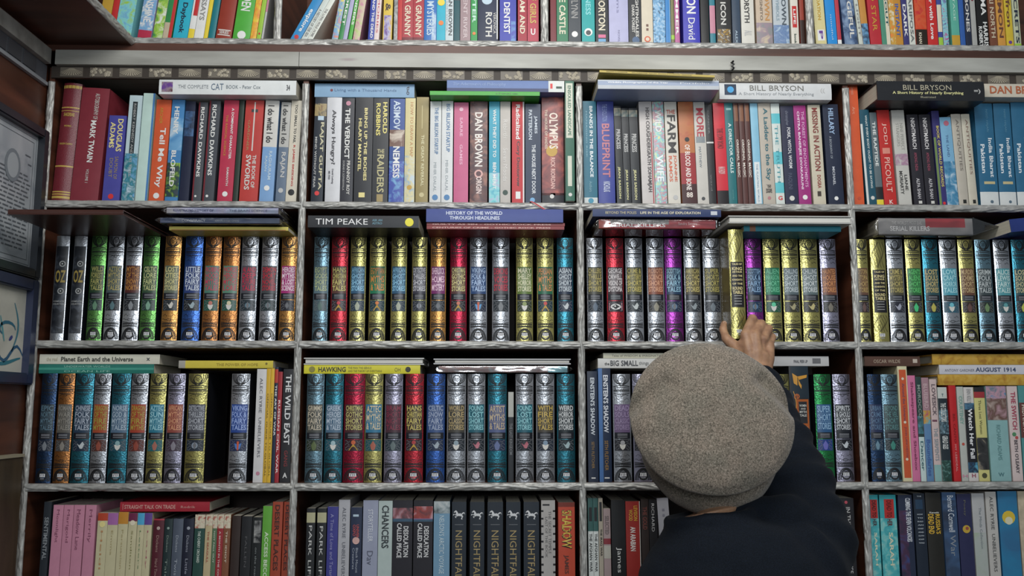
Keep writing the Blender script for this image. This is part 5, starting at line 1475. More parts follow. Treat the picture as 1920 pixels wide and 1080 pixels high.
# ---- bottom shelf
_NF = lambda tx='NIGHTFALL': (horse('d4d6d8'), t(tx, 'a8905a', .38, 1.08, .26, .72, 'r'), b('8a8c90', .30, .305, .2, .8))
Y5 = 1178
CELLS[(5, 0)] = dict(lean=.6, stand=[
    bk(78, 92, 941, '2a3038', 'dark slim book in the corner by pink spines', t('SENTIMENTAL', '8a8f94', .2, .75)),
    bk(96, 115, 947, 'cf86a0', 'pink book with dark pink letters, first of four', t('Moonlight', '8a4a64', .06, .5, .3, .65, 'r'), rough=.6),
    bk(116, 134, 947, 'cf86a0', 'pink book with dark pink letters, second of four', t('Marigold', '8a4a64', .06, .5, .3, .65, 'r'), rough=.6),
    bk(135, 155, 947, 'cf86a0', 'pink book with dark pink letters, third of four', t('Meadow Lane', '8a4a64', .06, .6, .3, .65, 'r'), rough=.6),
    bk(157, 177, 947, 'cf86a0', 'pink book with dark pink letters, last of four', t('Merrily', '8a4a64', .06, .5, .3, .65, 'r'), rough=.6),
    bk(181, 199.5, 962, 'cfc69c', 'cream book with red and orange top', b('c8462a', 0, .11), d('pyellow', .16, .5, .3), t('Heidi', 'c08a5a', .25, .8, .4, .6, 'r')),
    bk(200, 219, 962, 'cfc69c', 'cream book with orchid purple top', b('b06ab0', 0, .17), t('Emma', 'b0a070', .25, .6, .4, .6, 'r')),
    bk(220, 238, 962, 'cfc69c', 'cream book with orange top', b('d08a2c', 0, .17), t('Persuasion', 'b0a070', .25, .8, .4, .6, 'r')),
    bk(239, 255, 962, 'cfc69c', 'cream book with plum top', b('7a2a50', 0, .12), d('e8dcc0', .14, .5, .3), t('Sanditon', '8a8450', .25, .8, .4, .6, 'r')),
    bk(256, 268.5, 962, 'cfc69c', 'cream book with sky blue top', b('4ab0e0', 0, .17), t('Letters', '6a8a60', .25, .8, .4, .6, 'r')),
    bk(269, 283, 962, 'cfc69c', 'cream book with violet top', b('6a4aa0', 0, .17), t('Lady', 'b05a6a', .25, .8, .4, .6, 'r')),
    bk(286, 306, 973, '5f2430', 'maroon hardback under a red lying book', b('c83a4a', 0, .02), t('Dickens', 'b08a80', .25, .5, .35, .6, 'r'), t('Hard Times', 'b08a80', .6, .9, .35, .6, 'r'), d('c0a8a0', .14, .5, .16), hard=1),
    bk(307, 322, 973, '26383a', 'dark green hardback under a red lying book', t('Dickens', '8a9a90', .25, .5, .35, .6, 'r'), t('Tale', '8a9a90', .6, .9, .35, .6, 'r'), d('90a49c', .14, .5, .16), hard=1),
    bk(323, 342, 973, '565f70', 'slate grey hardback under a red lying book', t('Dickens', 'a8b0bc', .25, .5, .35, .6, 'r'), t('Twist', 'a8b0bc', .6, .9, .35, .6, 'r'), hard=1),
    bk(343, 362, 973, '262a3c', 'midnight hardback under a red lying book', t('Dickens', 'a0a4b4', .25, .5, .35, .6, 'r'), t('Little D', 'a0a4b4', .6, .95, .35, .6, 'r'), d('a0a4b0', .14, .5, .16), hard=1),
    bk(364, 383, 965, '2a5048', 'dark green book with poppy patterned top', a('beige cream b83a2c', 0, .2, 0, 1, 130), t('THE CHERRY ORCHARD', 'c8d4c8', .24, .7, .35, .62)),
    bk(384, 397, 965, 'c9b68a', 'cream book with poppy patterned top', a('beige cream b83a2c', 0, .16, 0, 1, 130), t('THE SEAGULL', 'b05a44', .24, .7, .35, .62)),
    bk(397.5, 406, 965, '5a7a58', 'thin green book with poppy patterned top', a('beige cream b83a2c', 0, .2, 0, 1, 130), t('NOT FALL OUT', 'd0d4c0', .24, .7, .35, .62)),
    bk(406.5, 418, 965, 'a82c34', 'red book with poppy patterned top', a('beige cream b83a2c', 0, .2, 0, 1, 130), t('A MONTH IN THE COUNTRY', 'e0c8c0', .24, 1.1, .35, .62)),
    bk(418.5, 431, 965, '8a5438', 'brown book with poppy patterned top', a('beige cream b83a2c', 0, .2, 0, 1, 130), t('THE IDIOT', 'd8c8b0', .24, .7, .35, .62)),
    bk(434, 450, 967, '3a2c28', 'dark brown book in shadow'),
    bk(452, 471, 968, '26272a', 'black book with faint lettering', t('FALLEN', '5a5a5c', .3, .75, .4, .6, 'r')),
    bk(472, 490, 970, '1f2324', 'black book with small white picture', a('black grey offwhite', .05, .38, .2, .9, 50), t('on the road', '8a9090', .45, .9, .4, .6, 'r')),
    bk(491, 508, 949, '62b038', 'bright leaf green book with white capitals', t('ACCESS BECOME', 'd8e8c8', .35, 1.1, .3, .7)),
    bk(509, 528, 941, 'b0452c', 'rust red book with dark capitals', t('DESERT PLACES', '4a2018', .04, .9, .25, .72)),
    bk(530, 545, 941, 'b0452c', 'rust red book with dark capitals, against the upright', t('DESERT PLACES', '4a2018', .04, .9, .25, .72)),
], lie=[
    ly(225, 393, 941, 959, 'b02434', 'red book lying flat over cream and maroon spines', t('STRAIGHT TALK ON TRADE', 'd89a90', .05, .62, .28, .7), b('d89a90', .03, .035, .2, .8), t('Rodrik', 'd89a90', .68, .84, .35, .6, 'r'), dep=.15),
])
CELLS[(5, 1)] = dict(lean=0, stand=[
    bk(574, 590, 953, '26282a', 'black book with beige band, first of its pair', b('b8b48c', .06, .20), t('PARK LIFE', 'd0d0cc', .24, 1.0, .3, .66, 'r')),
    bk(594, 611, 953, '26282a', 'black book with beige band, beside an indigo one', b('b8b48c', .06, .20), t('PARK LIFE', 'd0d0cc', .25, 1.0, .3, .66, 'r')),
    bk(613, 633, 950, '3f3f94', 'indigo book with lilac lettering', t('A Time of Love and Tartan', '9a98cc', .10, .95, .3, .6, 'r')),
    bk(634, 655, 937, 'b4b4ba', 'pale grey book with spaced capitals', t('ALEC RYRIE  UNBELIEVERS', '5a5c66', .10, 1.0, .35, .66, 'r')),
    bk(657, 678, 951, '2a3450', 'navy book with red title and pale disc', t('UNIVER', 'c04a4a', .24, .42, .5, .75), t('OXFO', 'c04a4a', .24, .40, .2, .45), d('d8a8a0', .46, .5, .32), t('Black Mount', 'a8b0c0', .56, .9, .5, .7, 'r'), t('Creatures', 'a8b0c0', .56, .85, .2, .4, 'r'), b('pale', .10, .13, .2, .7)),
    bk(680, 708, 938, '9aa0b8', 'greyish lilac book with white serif capitals', t('STORYTELLER', 'd8dce4', .12, .54, .35, .66, 'r'), t('Dav', '54586c', .66, .84, .3, .7, 'r')),
    bk(709, 735, 939, 'b4c4c0', 'pale mint book with bold black capitals', t('CHANCERS', '2c3438', .06, .62, .24, .76)),
    bk(736, 773, 938, '26242c', 'black book with white capitals under red cloud', a('34303c 8a4a50 c8a4b0', .10, .24, 0, 1, 40), b('3a5a74', .24, .28), t('DESOLATION', 'd8d8d8', .34, .74, .55, .80), t('CALLED PEACE', 'd8d8d8', .30, .75, .22, .46)),
    bk(775, 811, 938, '26242c', 'black book with white capitals under red cloud', a('34303c a03a34 c8a4b0', .08, .24, 0, 1, 40), b('8a6a9c', .22, .25), b('3a5a74', .25, .28), t('DESOLATION', 'd8d8d8', .34, .74, .55, .80), t('CALLED PEACE', 'd8d8d8', .30, .75, .22, .46)),
    bk(813, 843, 940, '6f9ab8', 'light blue book with grey ship picture', a('3a4a50 9aa8ac c4c8c8', 0, .16, 0, 1, 50), t("NELSON'S ARCTIC VOYAGE", 'c8dce4', .19, .95, .35, .66, 'r')),
    bk(847, 874, 941, '222b36', 'black book with white horse and gold capitals, first of five', *_NF(), pages='b4b2a8'),
    bk(881, 908, 941, '222b36', 'black book with white horse and gold capitals, second of five', *_NF()),
    bk(914, 943, 941, '222b36', 'black book with white horse and gold capitals, middle of five', *_NF()),
    bk(949, 976, 941, '222b36', 'black book with white horse and gold capitals, fourth of five', *_NF()),
    bk(982, 1011, 941, '222b36', 'black book with white horse and gold capitals, last of five', *_NF()),
    bk(1015, 1041, 938, 'b0aca8', 'pale grey book edged with black squares', *[b('26262a', .13 + .10 * i, .155 + .10 * i, u, u + .16) for i in range(9) for u in (0, .84)], b('26262a', .05, .07, .1, .6), t('THE SECRET TEMPLE', '6a6664', .14, .7, .52, .72, 'r'), t('LAST OF THE BOOK', '6a6664', .22, .75, .28, .46, 'r')),
    bk(1047, 1078, 942, 'c4442a', 'orange red book with large yellow capitals', b('7a2a1c', 0, .06), t('SHADOW', '3a2418', .10, .62, .19, .83), t('SHADOW', 'd8b83a', .105, .61, .22, .80), t('JAMES', '5a2a20', .70, .95, .3, .62)),
], lie=[])
CELLS[(5, 2)] = dict(lean=-.3, stand=[
    bk(1103, 1112.5, 934, '35605c', 'thin teal and white book beside the upright', b('cfd4d0', .43, 1), t('THE AFGHAN WAR', '2a2c2c', .46, .95), b('26282a', .12, .3, .2, .8)),
    bk(1113, 1122, 934, '35605c', 'thin teal and white book, second along', b('cfd4d0', .43, 1), t('THE AFGHAN WAR', '2a2c2c', .46, .95), b('26282a', .12, .3, .2, .8)),
    bk(1123, 1131, 934, 'a89e8c', 'thin cream book with dark capitals', t('THE IRAQ WAR', '35302a', .4, .75), b('26282a', .05, .3, .2, .8)),
    bk(1132, 1145, 954, 'a08a8a', 'dusty pink book with a red foot', t('SELECTED', '6a5a5a', .10, .36), b('8a3038', .42, .5), b('b0aca0', .52, .7)),
    bk(1147, 1173, 938, '1d1e20', 'plain black book with white script low down', t('James', 'd0d0cc', .62, .95, .3, .7, 'r')),
    bk(1174, 1201, 940, 'a02a24', 'deep red book with yellow and white capitals', t('LEVISON', 'd8a02c', .06, .26, .56, .82), t('WOOD', 'd8a02c', .11, .26, .22, .48), t('AN ARABIAN', 'e0d8d0', .34, .66, .3, .66), b('c8c4bc', 0, 1, .95, 1)),
    bk(1203, 1217, 936, '342a28', 'dark brown book with red faint capitals', t('THE GOLD', '7a4038', .1, .4)),
    bk(1218, 1233, 937, '232326', 'black book with white thin capitals', t('RICHARD', 'c0c0c0', .05, .42, .3, .66, 'r')),
    bk(1236, 1258, 934, 'b0b0b8', 'pale grey book beside a bared neck', t('II', '8a8a98', .14, .24, .4, .6, 'r'), ln=-3),
    bk(1558, 1576, 938, '24252a', 'dark book half hidden behind the shoulder'),
    bk(1580, 1604, 934, '26252a', 'black book with white serif capitals beside the upright', d('c84a5a', .055, .4, .12), t("IN THE ENEMY'S HOUSE", 'd4d2d0', .12, .98, .36, .7, 'r')),
], lie=[])
CELLS[(5, 3)] = dict(lean=-.2, stand=[
    bk(1634, 1650, 928, '2aa0a8', 'cyan book with red brush stroke beside the upright', a('2a9aa4 4ab8bc 8ac8c0', .3, 1, 0, 1, 70), b('b82a26', .06, .42, .05, .9), t('DEAD TO HER', '4a1414', .07, .40, .25, .7), t('SARAH', 'd8d8b8', .48, .9, .35, .65)),
    bk(1653, 1684, 928, '2aa0a8', 'cyan book with red brush stroke beside a navy one', a('2a9aa4 4ab8bc 8ac8c0', .3, 1, 0, 1, 70), b('c02a26', .055, .42, .26, .86), t('DEAD TO HER', '6a1414', .07, .40, .4, .7), t('SARAH', 'd8d8b8', .48, .9, .45, .7), hard=1),
    bk(1688, 1714, 928, '26304a', 'navy and violet book with bold white capitals', a('navy 4a2a4a 2a4a8a', .2, 1, 0, .6, 30), t('CLIMBING THE SEVEN VOLCANOES', 'd8dce4', .04, .60, .5, .86)),
    bk(1717, 1738, 925, '1d2838', 'midnight book with a column of small words', b('24405c', .08, .2, .15, .8), h('THE', 'c0c8d0', .03, .045, .3, .7), *[h(w_, 'c0c8d0', .26 + .045 * i, .275 + .045 * i, .25, .75) for i, w_ in enumerate(('HOW', 'TO', 'BUILD', 'AN', 'HONEST', 'AND', 'CLOTH', 'OF', 'WORLD'))]),
    bk(1740, 1769, 924, '26241f', 'black book with bright yellow capitals', h('Kaneshi', 'd8d8d0', .24, .26, .2, .8), t("RUSSIA'S", 'e0b02a', .27, .52, .56, .86), t('DEAD END', 'e0b02a', .27, .52, .1, .44), hard=1),
    bk(1771, 1797, 923, '3a5a84', 'slate blue book with white lower-case author', a('3a5a84 26344c', .1, 1, 0, 1, 20), t('Bernard Cornwell', 'd8dfe8', .04, .50, .36, .80, 'r'), t('War', '8a9098', .54, .8, .4, .8, 'r')),
    bk(1799, 1825, 926, '2a2c54', 'dark indigo book with golden scroll emblem', t('Poesy', '6a6a5a', .08, .28, .4, .6, 'r'), d('c4a02c', .45, .55, .28), d('a04a3a', .44, .6, .12)),
    bk(1827, 1850, 925, 'b4b4b4', 'silver grey book with pale cover picture', t('The Minds Collection', '7a8488', .18, .7, .5, .7, 'r'), a('b4b4b4 a8b0a8 9ab080', .5, 1, 0, 1, 15)),
    bk(1853, 1873, 922, 'bcb8b2', 'off-white book with spaced dark capitals', t('ALEC RYRIE  UNBELIEVERS', '4a4a48', .06, 1.0, .35, .66, 'r')),
    bk(1876, 1912, 921, '2a6a98', 'wide blue book with yellow and red crest', a('2a6a98 1f7fae', 0, 1, 0, 1, 15), d('d8b82a', .33, .5, .34), b('a02c34', .27, .37, .38, .62), d('d8d4b0', .37, .5, .2)),
    bk(1914, 1931, 921, 'b8b09c', 'beige book at the edge', a('beige a89a80', .0, 1)),
], lie=[])

# ------------------------------------------------------------------ putting the books on the shelves
def wrap_shell(root, w, hgt, dep, bulge, trail, seed):
    """crumpled clear bag round a book, in the book's own axes"""
    mb = MB()
    g, rings = .0016, []
    zs = [-.012 - trail] + [-.004 - trail * (1 - i / 4) for i in range(4)] + [hgt * i / 26 for i in range(27)] + [hgt + .004, hgt + .010]
    for z in zs:
        k = 1.0
        if z < 0:
            k = max(.06, 1 + z / (.013 + trail))
        if z > hgt:
            k = max(.06, 1 - (z - hgt) / .011)
        hw = (w / 2 + g) * k
        per = []
        n1, n2 = 6, 14
        path = [(-hw + 2 * hw * i / n1, -g) for i in range(n1)] + [(hw, -g + (dep + 2 * g) * i / n2) for i in range(n2)] + \
               [(hw - 2 * hw * i / n1, dep + g) for i in range(n1)] + [(-hw, dep + g - (dep + 2 * g) * i / n2) for i in range(n2)]
        for x, y in path:
            c = noise.noise(Vector((x * 90, y * 60, z * 45 + seed))) * .0012 - .0004
            sx = 1 if x > 0 else -1
            per.append(Vector((x + sx * c, y + (c * 1.8 if y < dep / 2 else -c) - (.0012 if y < .001 else 0), z)))
        rings.append(per)
    mb.loft(rings, wrap_mat())
    o = mb.build('plastic_wrap', root, True)
    o['label'] = 'crumpled clear plastic wrap'


def bay_limits(r, i):
    if r == 1:
        xs_ = [X_WALL] + X_UD + [X_END]
        hw = .0075
    else:
        xs_ = [X_LEFT] + list(X_D) + [X_END]
        hw = BOARD / 2 - .0015
    return xs_[i] + hw, xs_[i + 1] - hw


ALL = []      # (root, label parts, cell, x)
LY_TOPS = {}
for (r, bay), cell in CELLS.items():
    base = shelf_top(r)
    lim0, lim1 = bay_limits(r, bay)
    lies = []
    for s in cell['lie']:
        Y = s.get('fy', SP_Y)
        ym = (s['y0'] + s['y1']) / 2
        xl, xr = at(s['x0'], ym, Y).x, at(s['x1'], ym, Y).x
        xr = min(xr, xl + .30)
        xm = (s['x0'] + s['x1']) / 2
        z0, z1 = at(xm, s['y1'], Y).z, at(xm, s['y0'], Y).z
        if s.get('wrap'):
            xl, xr = xl + .012, xr - .012 - (.045 if s['wrap'] == 2 else 0)
        mg = .011 if Y < .001 or r == 3 else .001
        s.update(xl=max(xl, lim0 + mg), xr=min(xr, lim1 - mg), z0=z0, T=z1 - z0, z1=z1, Y=Y)
        lies.append(s)
    # standing books: sizes and places
    prev = None
    for s in cell['stand']:
        ln = radians(s.get('ln', cell['lean']))
        Y = s.get('fy', SP_Y)
        xm = (s['x0'] + s['x1']) / 2
        foil = 'foil' in s
        yb = {1: 85, 2: 380, 3: 640, 4: 905, 5: 1178}[r]
        yref = 40 if r == 1 else ((s.get('yt', 440) + yb) / 2 if r < 5 else 1010)
        if foil:
            s.setdefault('yt', {3: 440, 4: 693}[r])
        L, R_ = at(s['x0'], yref, Y), at(s['x1'], yref, Y)
        w = R_.x - L.x
        hgt = (at(xm, s['yt'], Y).z - base) / cos(ln)
        if foil:
            hgt = s.get('tall', .2275)
        zr = L.z - base
        for l in lies:
            if not l.get('on') and l['xl'] < R_.x + .004 and l['xr'] > L.x - .004 and not s.get('fy') and not foil:
                dip = abs(sin(radians(l.get('tilt', 0)))) * (l['xr'] - l['xl']) / 2 if not l.get('on') else 0
                hgt = min(hgt, (l['z0'] - dip - base - .0012) / cos(ln) - (w / 2) * abs(sin(ln)) * 2)
        bx = (L.x + R_.x) / 2 - zr * math.tan(ln)
        hw = w / 2 / cos(ln)
        lo, hi = bx - hw, bx + hw
        ta = math.tan(ln)
        # keep clear of the neighbour and of the uprights
        if prev:
            plo, phi, pta, ph = prev
            zz = min(ph, hgt)
            need = max(phi + .0005 - lo, (phi + pta * zz + .0005) - (lo + ta * zz))
            if need > 0:
                if need < .45 * (hi - lo):
                    lo += need
                else:
                    lo += need
                    hi += need - .3 * (hi - lo) if hi - lo > .012 else need
                    hi = max(hi, lo + .004)
        if Y < 0:
            hi = min(hi, lim1 - .0042)
        need = max(lim0 + .0006 - lo, lim0 + .0006 - (lo + ta * hgt))
        if need > 0:
            lo += need
        over = max(hi - lim1 + .0006, hi + ta * hgt - lim1 + .0006)
        if over > 0:
            if over < .5 * (hi - lo):
                hi -= over
            else:
                hi -= over
                lo -= over * .6
                hi = max(hi, lo + .004)
        prev = (lo, hi, ta, hgt)
        w = (hi - lo) * cos(ln)
        s.update(w=w, hgt=hgt, cx=(lo + hi) / 2, lean=ln, Y=Y, foilk=foil)
    # lying books rest on the tallest spine beneath, or on the book beneath
    stand_top = lambda s: base + s['hgt'] * cos(s['lean']) + s['w'] * abs(sin(s['lean']))
    placed = []
    for l in lies:
        dip = abs(sin(radians(l.get('tilt', 0)))) * (l['xr'] - l['xl']) / 2
        if l.get('on'):
            sup = max((m['z1'] for m in placed if m['xl'] < l['xr'] and m['xr'] > l['xl']), default=l['z0'])
        else:
            un = [s for s in cell['stand'] if l['xl'] - .003 < s['cx'] + s['w'] / 2 and s['cx'] - s['w'] / 2 < l['xr'] + .003 and not s.get('fy')]
            sup = l['z0']
            if un:
                top = max(un, key=stand_top)
                gap = l['z0'] - dip - stand_top(top)
                if .001 < gap < .03 and not top['foilk']:
                    top['hgt'] += (gap - .0008) / cos(top['lean'])
                sup = stand_top(top)
        l['z0'] = sup + .0006 + dip
        if r == 3:      # how far it juts out over the spines follows from where its lower edge shows
            h1 = at((l['x0'] + l['x1']) / 2, l['y1'], 0).z - CAM_Z
            l['Y'] = max(-.092, min(.012, (l['z0'] - CAM_Z) / h1 * CAM_D - CAM_D))
            kx = (l['Y'] + CAM_D) / (SP_Y + CAM_D)
            l['T'] *= kx
            mw = .025 if l.get('wrap') else .011
            l['xl'], l['xr'] = [max(lim0 + mw, min(lim1 - mw, at(p_, l['y1'], l['Y']).x)) for p_ in (l['x0'] + (11 if l.get('wrap') else 0), min(l['x1'], l['x0'] + 262) - (11 if l.get('wrap') else 0) - (40 if l.get('wrap') == 2 else 0))]
        zc = ((Z_CORN[0] if l['Y'] > .003 else zb0) if r == 2 else Z_S[r - 1] - BOARD / 2) - .0012 - dip
        l['T'] = max(.003, min(l['T'], zc - l['z0']))
        l['z1'] = l['z0'] + l['T']
        placed.append(l)
    rnd = random.Random(r * 10 + bay)
    for k, s in enumerate(cell['stand']):
        s['root_kind'] = 'stand'
        if r == 5:
            s['ks'] = .60
        loc = (s['cx'], s['Y'], base + s['w'] / 2 * abs(sin(s['lean'])) + (.0016 if s['Y'] < 0 else 0))
        rot = (0, s['lean'], 0)
        g = 'standing books, %s %s' % (ROWS[r], BAYS[bay])
        dep = s.get('dep') or (.158 if s['foilk'] else (rnd.uniform(.15, .175) if s.get('hard') else rnd.uniform(.125, .15)))
        if s['foilk']:
            o = make_foil('', s['w'], s['hgt'], dep, s, loc, rot, g)
        else:
            o, sp = make_book('hardback_book' if s.get('hard') else 'paperback_book', '', s['w'], s['hgt'], dep, s, loc, rot, g)
            if s.get('fly'):
                mb = MB()
                am = flat('d8962a', .4)
                for pts in ([(.15, .06), (.42, .09), (.40, .17), (.22, .15)], [(.42, .09), (.92, .075), (.90, .10), (.48, .12)], [(.44, .11), (.62, .17), (.60, .20), (.46, .16)]):
                    sp.poly(mb, pts[::-1], .0007, am)
                sp.stroke(mb, [(.18 + .12 * sin(i * .5), .22 + .035 * i) for i in range(12)], .0014, am, .0007)
                mb.build('dragonfly_print', o)
            if s.get('ribbon'):
                mb = MB()
                pts = [(-.010, .012, .0006), (-.008, -.0215, .0012), (.004, -.0232, -.006), (.018, -.0232, -.0150), (.024, -.0230, -.0185)]
                for i in range(len(pts) - 1):
                    p, q = pts[i], pts[i + 1]
                    mb.add([p, (p[0] + .004, p[1], p[2] + .0009), (q[0] + .004, q[1], q[2] + .0009), q], [(0, 1, 2, 3)], flat('c02430', .5))
                mb.build('ribbon_marker', o)['label'] = 'red ribbon marker hanging over the shelf edge'
        ALL.append((o, s['look'], (r, bay), s['cx']))
    for k, l in enumerate(lies):
        w, hgt, dep = l['z1'] - l['z0'], l['xr'] - l['xl'], l.get('dep', .16)
        g = 'books lying flat, %s %s' % (ROWS[r], BAYS[bay])
        tl = radians(l.get('tilt', 0))
        ww = w - (.0062 if l.get('wrap') else 0)
        ww = max(ww, .003)
        yaw = radians(l.get('yaw', 0))
        # a lying book is the standing one laid on its side: its foot to the right, its front cover up
        ctr = Vector(((l['xl'] + l['xr']) / 2, l['Y'], (l['z0'] + l['z1']) / 2))
        zl = Vector((sin(-pi / 2 + tl), 0, cos(-pi / 2 + tl)))
        loc = ctr - zl * (hgt / 2)
        rot = (0, -pi / 2 + tl, yaw)
        if yaw:
            loc = ctr - Vector((zl.x * cos(yaw), zl.x * sin(yaw), zl.z)) * (hgt / 2)
        if l.get('fore'):
            rot = (0, -pi / 2, pi)
            loc = ctr + Vector((-hgt / 2, dep, 0))
            l['items'] = ()
            l['hard'] = True
            l['pages'] = 'e4e2da'
        o, sp = make_book('hardback_book' if l.get('hard') else 'paperback_book', '', ww, hgt, dep, l, tuple(loc), rot, g)
        if l.get('wrap'):
            wrap_shell(o, ww, hgt, dep, sp.b, .045 if l['wrap'] == 2 else 0, k + r * 7 + bay)
        ALL.append((o, l['look'], (r, bay), ctr.x))

# large brown hardback jutting out over the third shelf, beside the side wall
pF, pR = at(14, 406, -.205), at(230, 411, -.205)
zt = at(120, 402, -.205).z
top0 = shelf_top(3) + .2275
zb = top0 + .0008
o, sp = make_book('hardback_book', '', .010, pR.x - max(pF.x, X_WALL + .03), .26,
                  dict(col='4a2c26', hard=True, items=(), pages='4a342c', rough=.3), (pR.x, -.205, zb + .005), (0, -pi / 2, 0), 'books lying flat, third shelf first bay')
o.location.x = max(pF.x, X_WALL + .03)
o.location.x += pR.x - max(pF.x, X_WALL + .03)
ALL.append((o, 'large thin brown book jutting out toward the side wall frames', (3, 0), pF.x))

# labels: what it looks like, then where
ORD = ('first', 'second', 'third', 'fourth', 'fifth', 'sixth')
NUM = ('', 'one', 'two', 'three', 'four', 'five', 'six')
grp = {}
for o, look, cell, x in ALL:
    grp.setdefault((look, cell), []).append((x, o))
for (look, (r, bay)), mem in grp.items():
    mem.sort(key=lambda q: q[0])
    for i, (x, o) in enumerate(mem):
        lab = look + (', %s of %s alike' % (ORD[i], NUM[len(mem)]) if len(mem) > 1 else '') + ', %s %s' % (ROWS[r], BAYS[bay])
        o['label'] = lab
        if len(lab.replace(',', ' ').split()) > 16:
            print('LONG', len(lab.split()), lab)

# ------------------------------------------------------------------ the man reaching for a book
FLOOR = 0.0
SKIN = None


def skin_mat():
    m, nt, N, L, P = nodes_of('skin')
    tc = N.new('ShaderNodeTexCoord')
    nz = N.new('ShaderNodeTexNoise')
    nz.inputs['Scale'].default_value = 60
    nz.inputs['Detail'].default_value = 5
    rp = N.new('ShaderNodeValToRGB')
    rp.color_ramp.elements[0].position, rp.color_ramp.elements[0].color = .3, lin('946a50')
    rp.color_ramp.elements[1].position, rp.color_ramp.elements[1].color = .7, lin('ba8c68')
    bp = N.new('ShaderNodeBump')
    bp.inputs['Strength'].default_value = .25
    bp.inputs['Distance'].default_value = .001
    n2 = N.new('ShaderNodeTexNoise')
    n2.inputs['Scale'].default_value = 400
    L.new(tc.outputs['Object'], nz.inputs['Vector'])
    L.new(tc.outputs['Object'], n2.inputs['Vector'])
    L.new(nz.outputs[0], rp.inputs[0])
    L.new(rp.outputs[0], P.inputs['Base Color'])
    L.new(n2.outputs[0], bp.inputs['Height'])
    L.new(bp.outputs[0], P.inputs['Normal'])
    P.inputs['Roughness'].default_value = .5
    P.inputs['Subsurface Weight'].default_value = .08
    P.inputs['Subsurface Radius'].default_value = (.01, .004, .002)
    return m


def cloth_mat(name, c1, c2, scale=900, bump=.5):
    m, nt, N, L, P = nodes_of(name)
    tc = N.new('ShaderNodeTexCoord')
    nz = N.new('ShaderNodeTexNoise')
    nz.inputs['Scale'].default_value = scale
    nz.inputs['Detail'].default_value = 3
    rp = N.new('ShaderNodeValToRGB')
    rp.color_ramp.elements[0].position, rp.color_ramp.elements[0].color = .35, lin(c1)
    rp.color_ramp.elements[1].position, rp.color_ramp.elements[1].color = .65, lin(c2)
    bp = N.new('ShaderNodeBump')
    bp.inputs['Strength'].default_value = bump
    bp.inputs['Distance'].default_value = .001
    L.new(tc.outputs['Object'], nz.inputs['Vector'])
    L.new(nz.outputs[0], rp.inputs[0])
    L.new(rp.outputs[0], P.inputs['Base Color'])
    L.new(nz.outputs[0], bp.inputs['Height'])
    L.new(bp.outputs[0], P.inputs['Normal'])
    P.inputs['Roughness'].default_value = .9
    P.inputs['Sheen Weight'].default_value = .02
    P.inputs['Specular IOR Level'].default_value = .2
    return m


def tweed_mat():
    m, nt, N, L, P = nodes_of('brown_grey_wool_tweed')
    tc = N.new('ShaderNodeTexCoord')
    n1 = N.new('ShaderNodeTexNoise')
    n1.inputs['Scale'].default_value = 420
    n1.inputs['Detail'].default_value = 4
    n1.inputs['Roughness'].default_value = .75
    n2 = N.new('ShaderNodeTexNoise')
    n2.inputs['Scale'].default_value = 22
    n2.inputs['Detail'].default_value = 3
    rp = N.new('ShaderNodeValToRGB')
    e = rp.color_ramp.elements
    e[0].position, e[0].color = .34, lin('3e3a34')
    e[1].position, e[1].color = .68, lin('bdb2a3')
    k = e.new(.47)
    k.color = lin('7d7467')
    k = e.new(.57)
    k.color = lin('988d80')
    mx = N.new('ShaderNodeMix')
    mx.data_type = 'RGBA'
    mx.blend_type = 'MULTIPLY'
    mx.inputs[0].default_value = 1
    r2 = N.new('ShaderNodeValToRGB')
    r2.color_ramp.elements[0].position, r2.color_ramp.elements[0].color = .3, lin('dcdfda')
    r2.color_ramp.elements[1].position, r2.color_ramp.elements[1].color = .7, lin('fbf2ec')
    bp = N.new('ShaderNodeBump')
    bp.inputs['Strength'].default_value = .6
    bp.inputs['Distance'].default_value = .0015
    L.new(tc.outputs['Object'], n1.inputs['Vector'])
    L.new(tc.outputs['Object'], n2.inputs['Vector'])
    L.new(n1.outputs[0], rp.inputs[0])
    L.new(n2.outputs[0], r2.inputs[0])
    L.new(rp.outputs[0], mx.inputs[6])
    L.new(r2.outputs[0], mx.inputs[7])
    L.new(mx.outputs[2], P.inputs['Base Color'])
    L.new(n1.outputs[0], bp.inputs['Height'])
    L.new(bp.outputs[0], P.inputs['Normal'])
    P.inputs['Roughness'].default_value = .95
    P.inputs['Sheen Weight'].default_value = .2
    return m


M_SKIN, M_TWEED = skin_mat(), tweed_mat()
M_JACK = cloth_mat('dark_navy_knit', '0a1018', '131b27', 700, .4)
M_TROU = cloth_mat('charcoal_trousers', '202226', '2c2e32')
man = thing('person', 'person seen from behind in brown tweed cap and navy jacket, reaching for gold book', 'person', (.38, -.42, 0))
man_inv = Vector(man.location)


def V(x, y, z): return Vector((x, y, CAM_Z + z)) - man_inv
def A(px, py, y): return at(px, py, y) - man_inv


def ellring(c, rx, ry, n=28, tilt=0.0):
    return [Vector((c[0] + rx * cos(2 * pi * i / n), c[1] + ry * sin(2 * pi * i / n), c[2] + tilt * cos(2 * pi * i / n))) for i in range(n)]


def path_pts(pts, radii, n):
    """smooth resampling of a limb"""
    out, rr = [], []
    m = len(pts) - 1
    for k in range(n + 1):
        f = m * k / n
        i = min(int(f), m - 1)
        u = f - i
        P0, P1, P2, P3 = pts[max(i - 1, 0)], pts[i], pts[i + 1], pts[min(i + 2, m)]
        q = .5 * ((2 * P1) + (P2 - P0) * u + (2 * P0 - 5 * P1 + 4 * P2 - P3) * u * u + (3 * P1 - P0 - 3 * P2 + P3) * u ** 3)
        out.append(q)
        rr.append(radii[i] * (1 - u) + radii[i + 1] * u)
    return out, rr


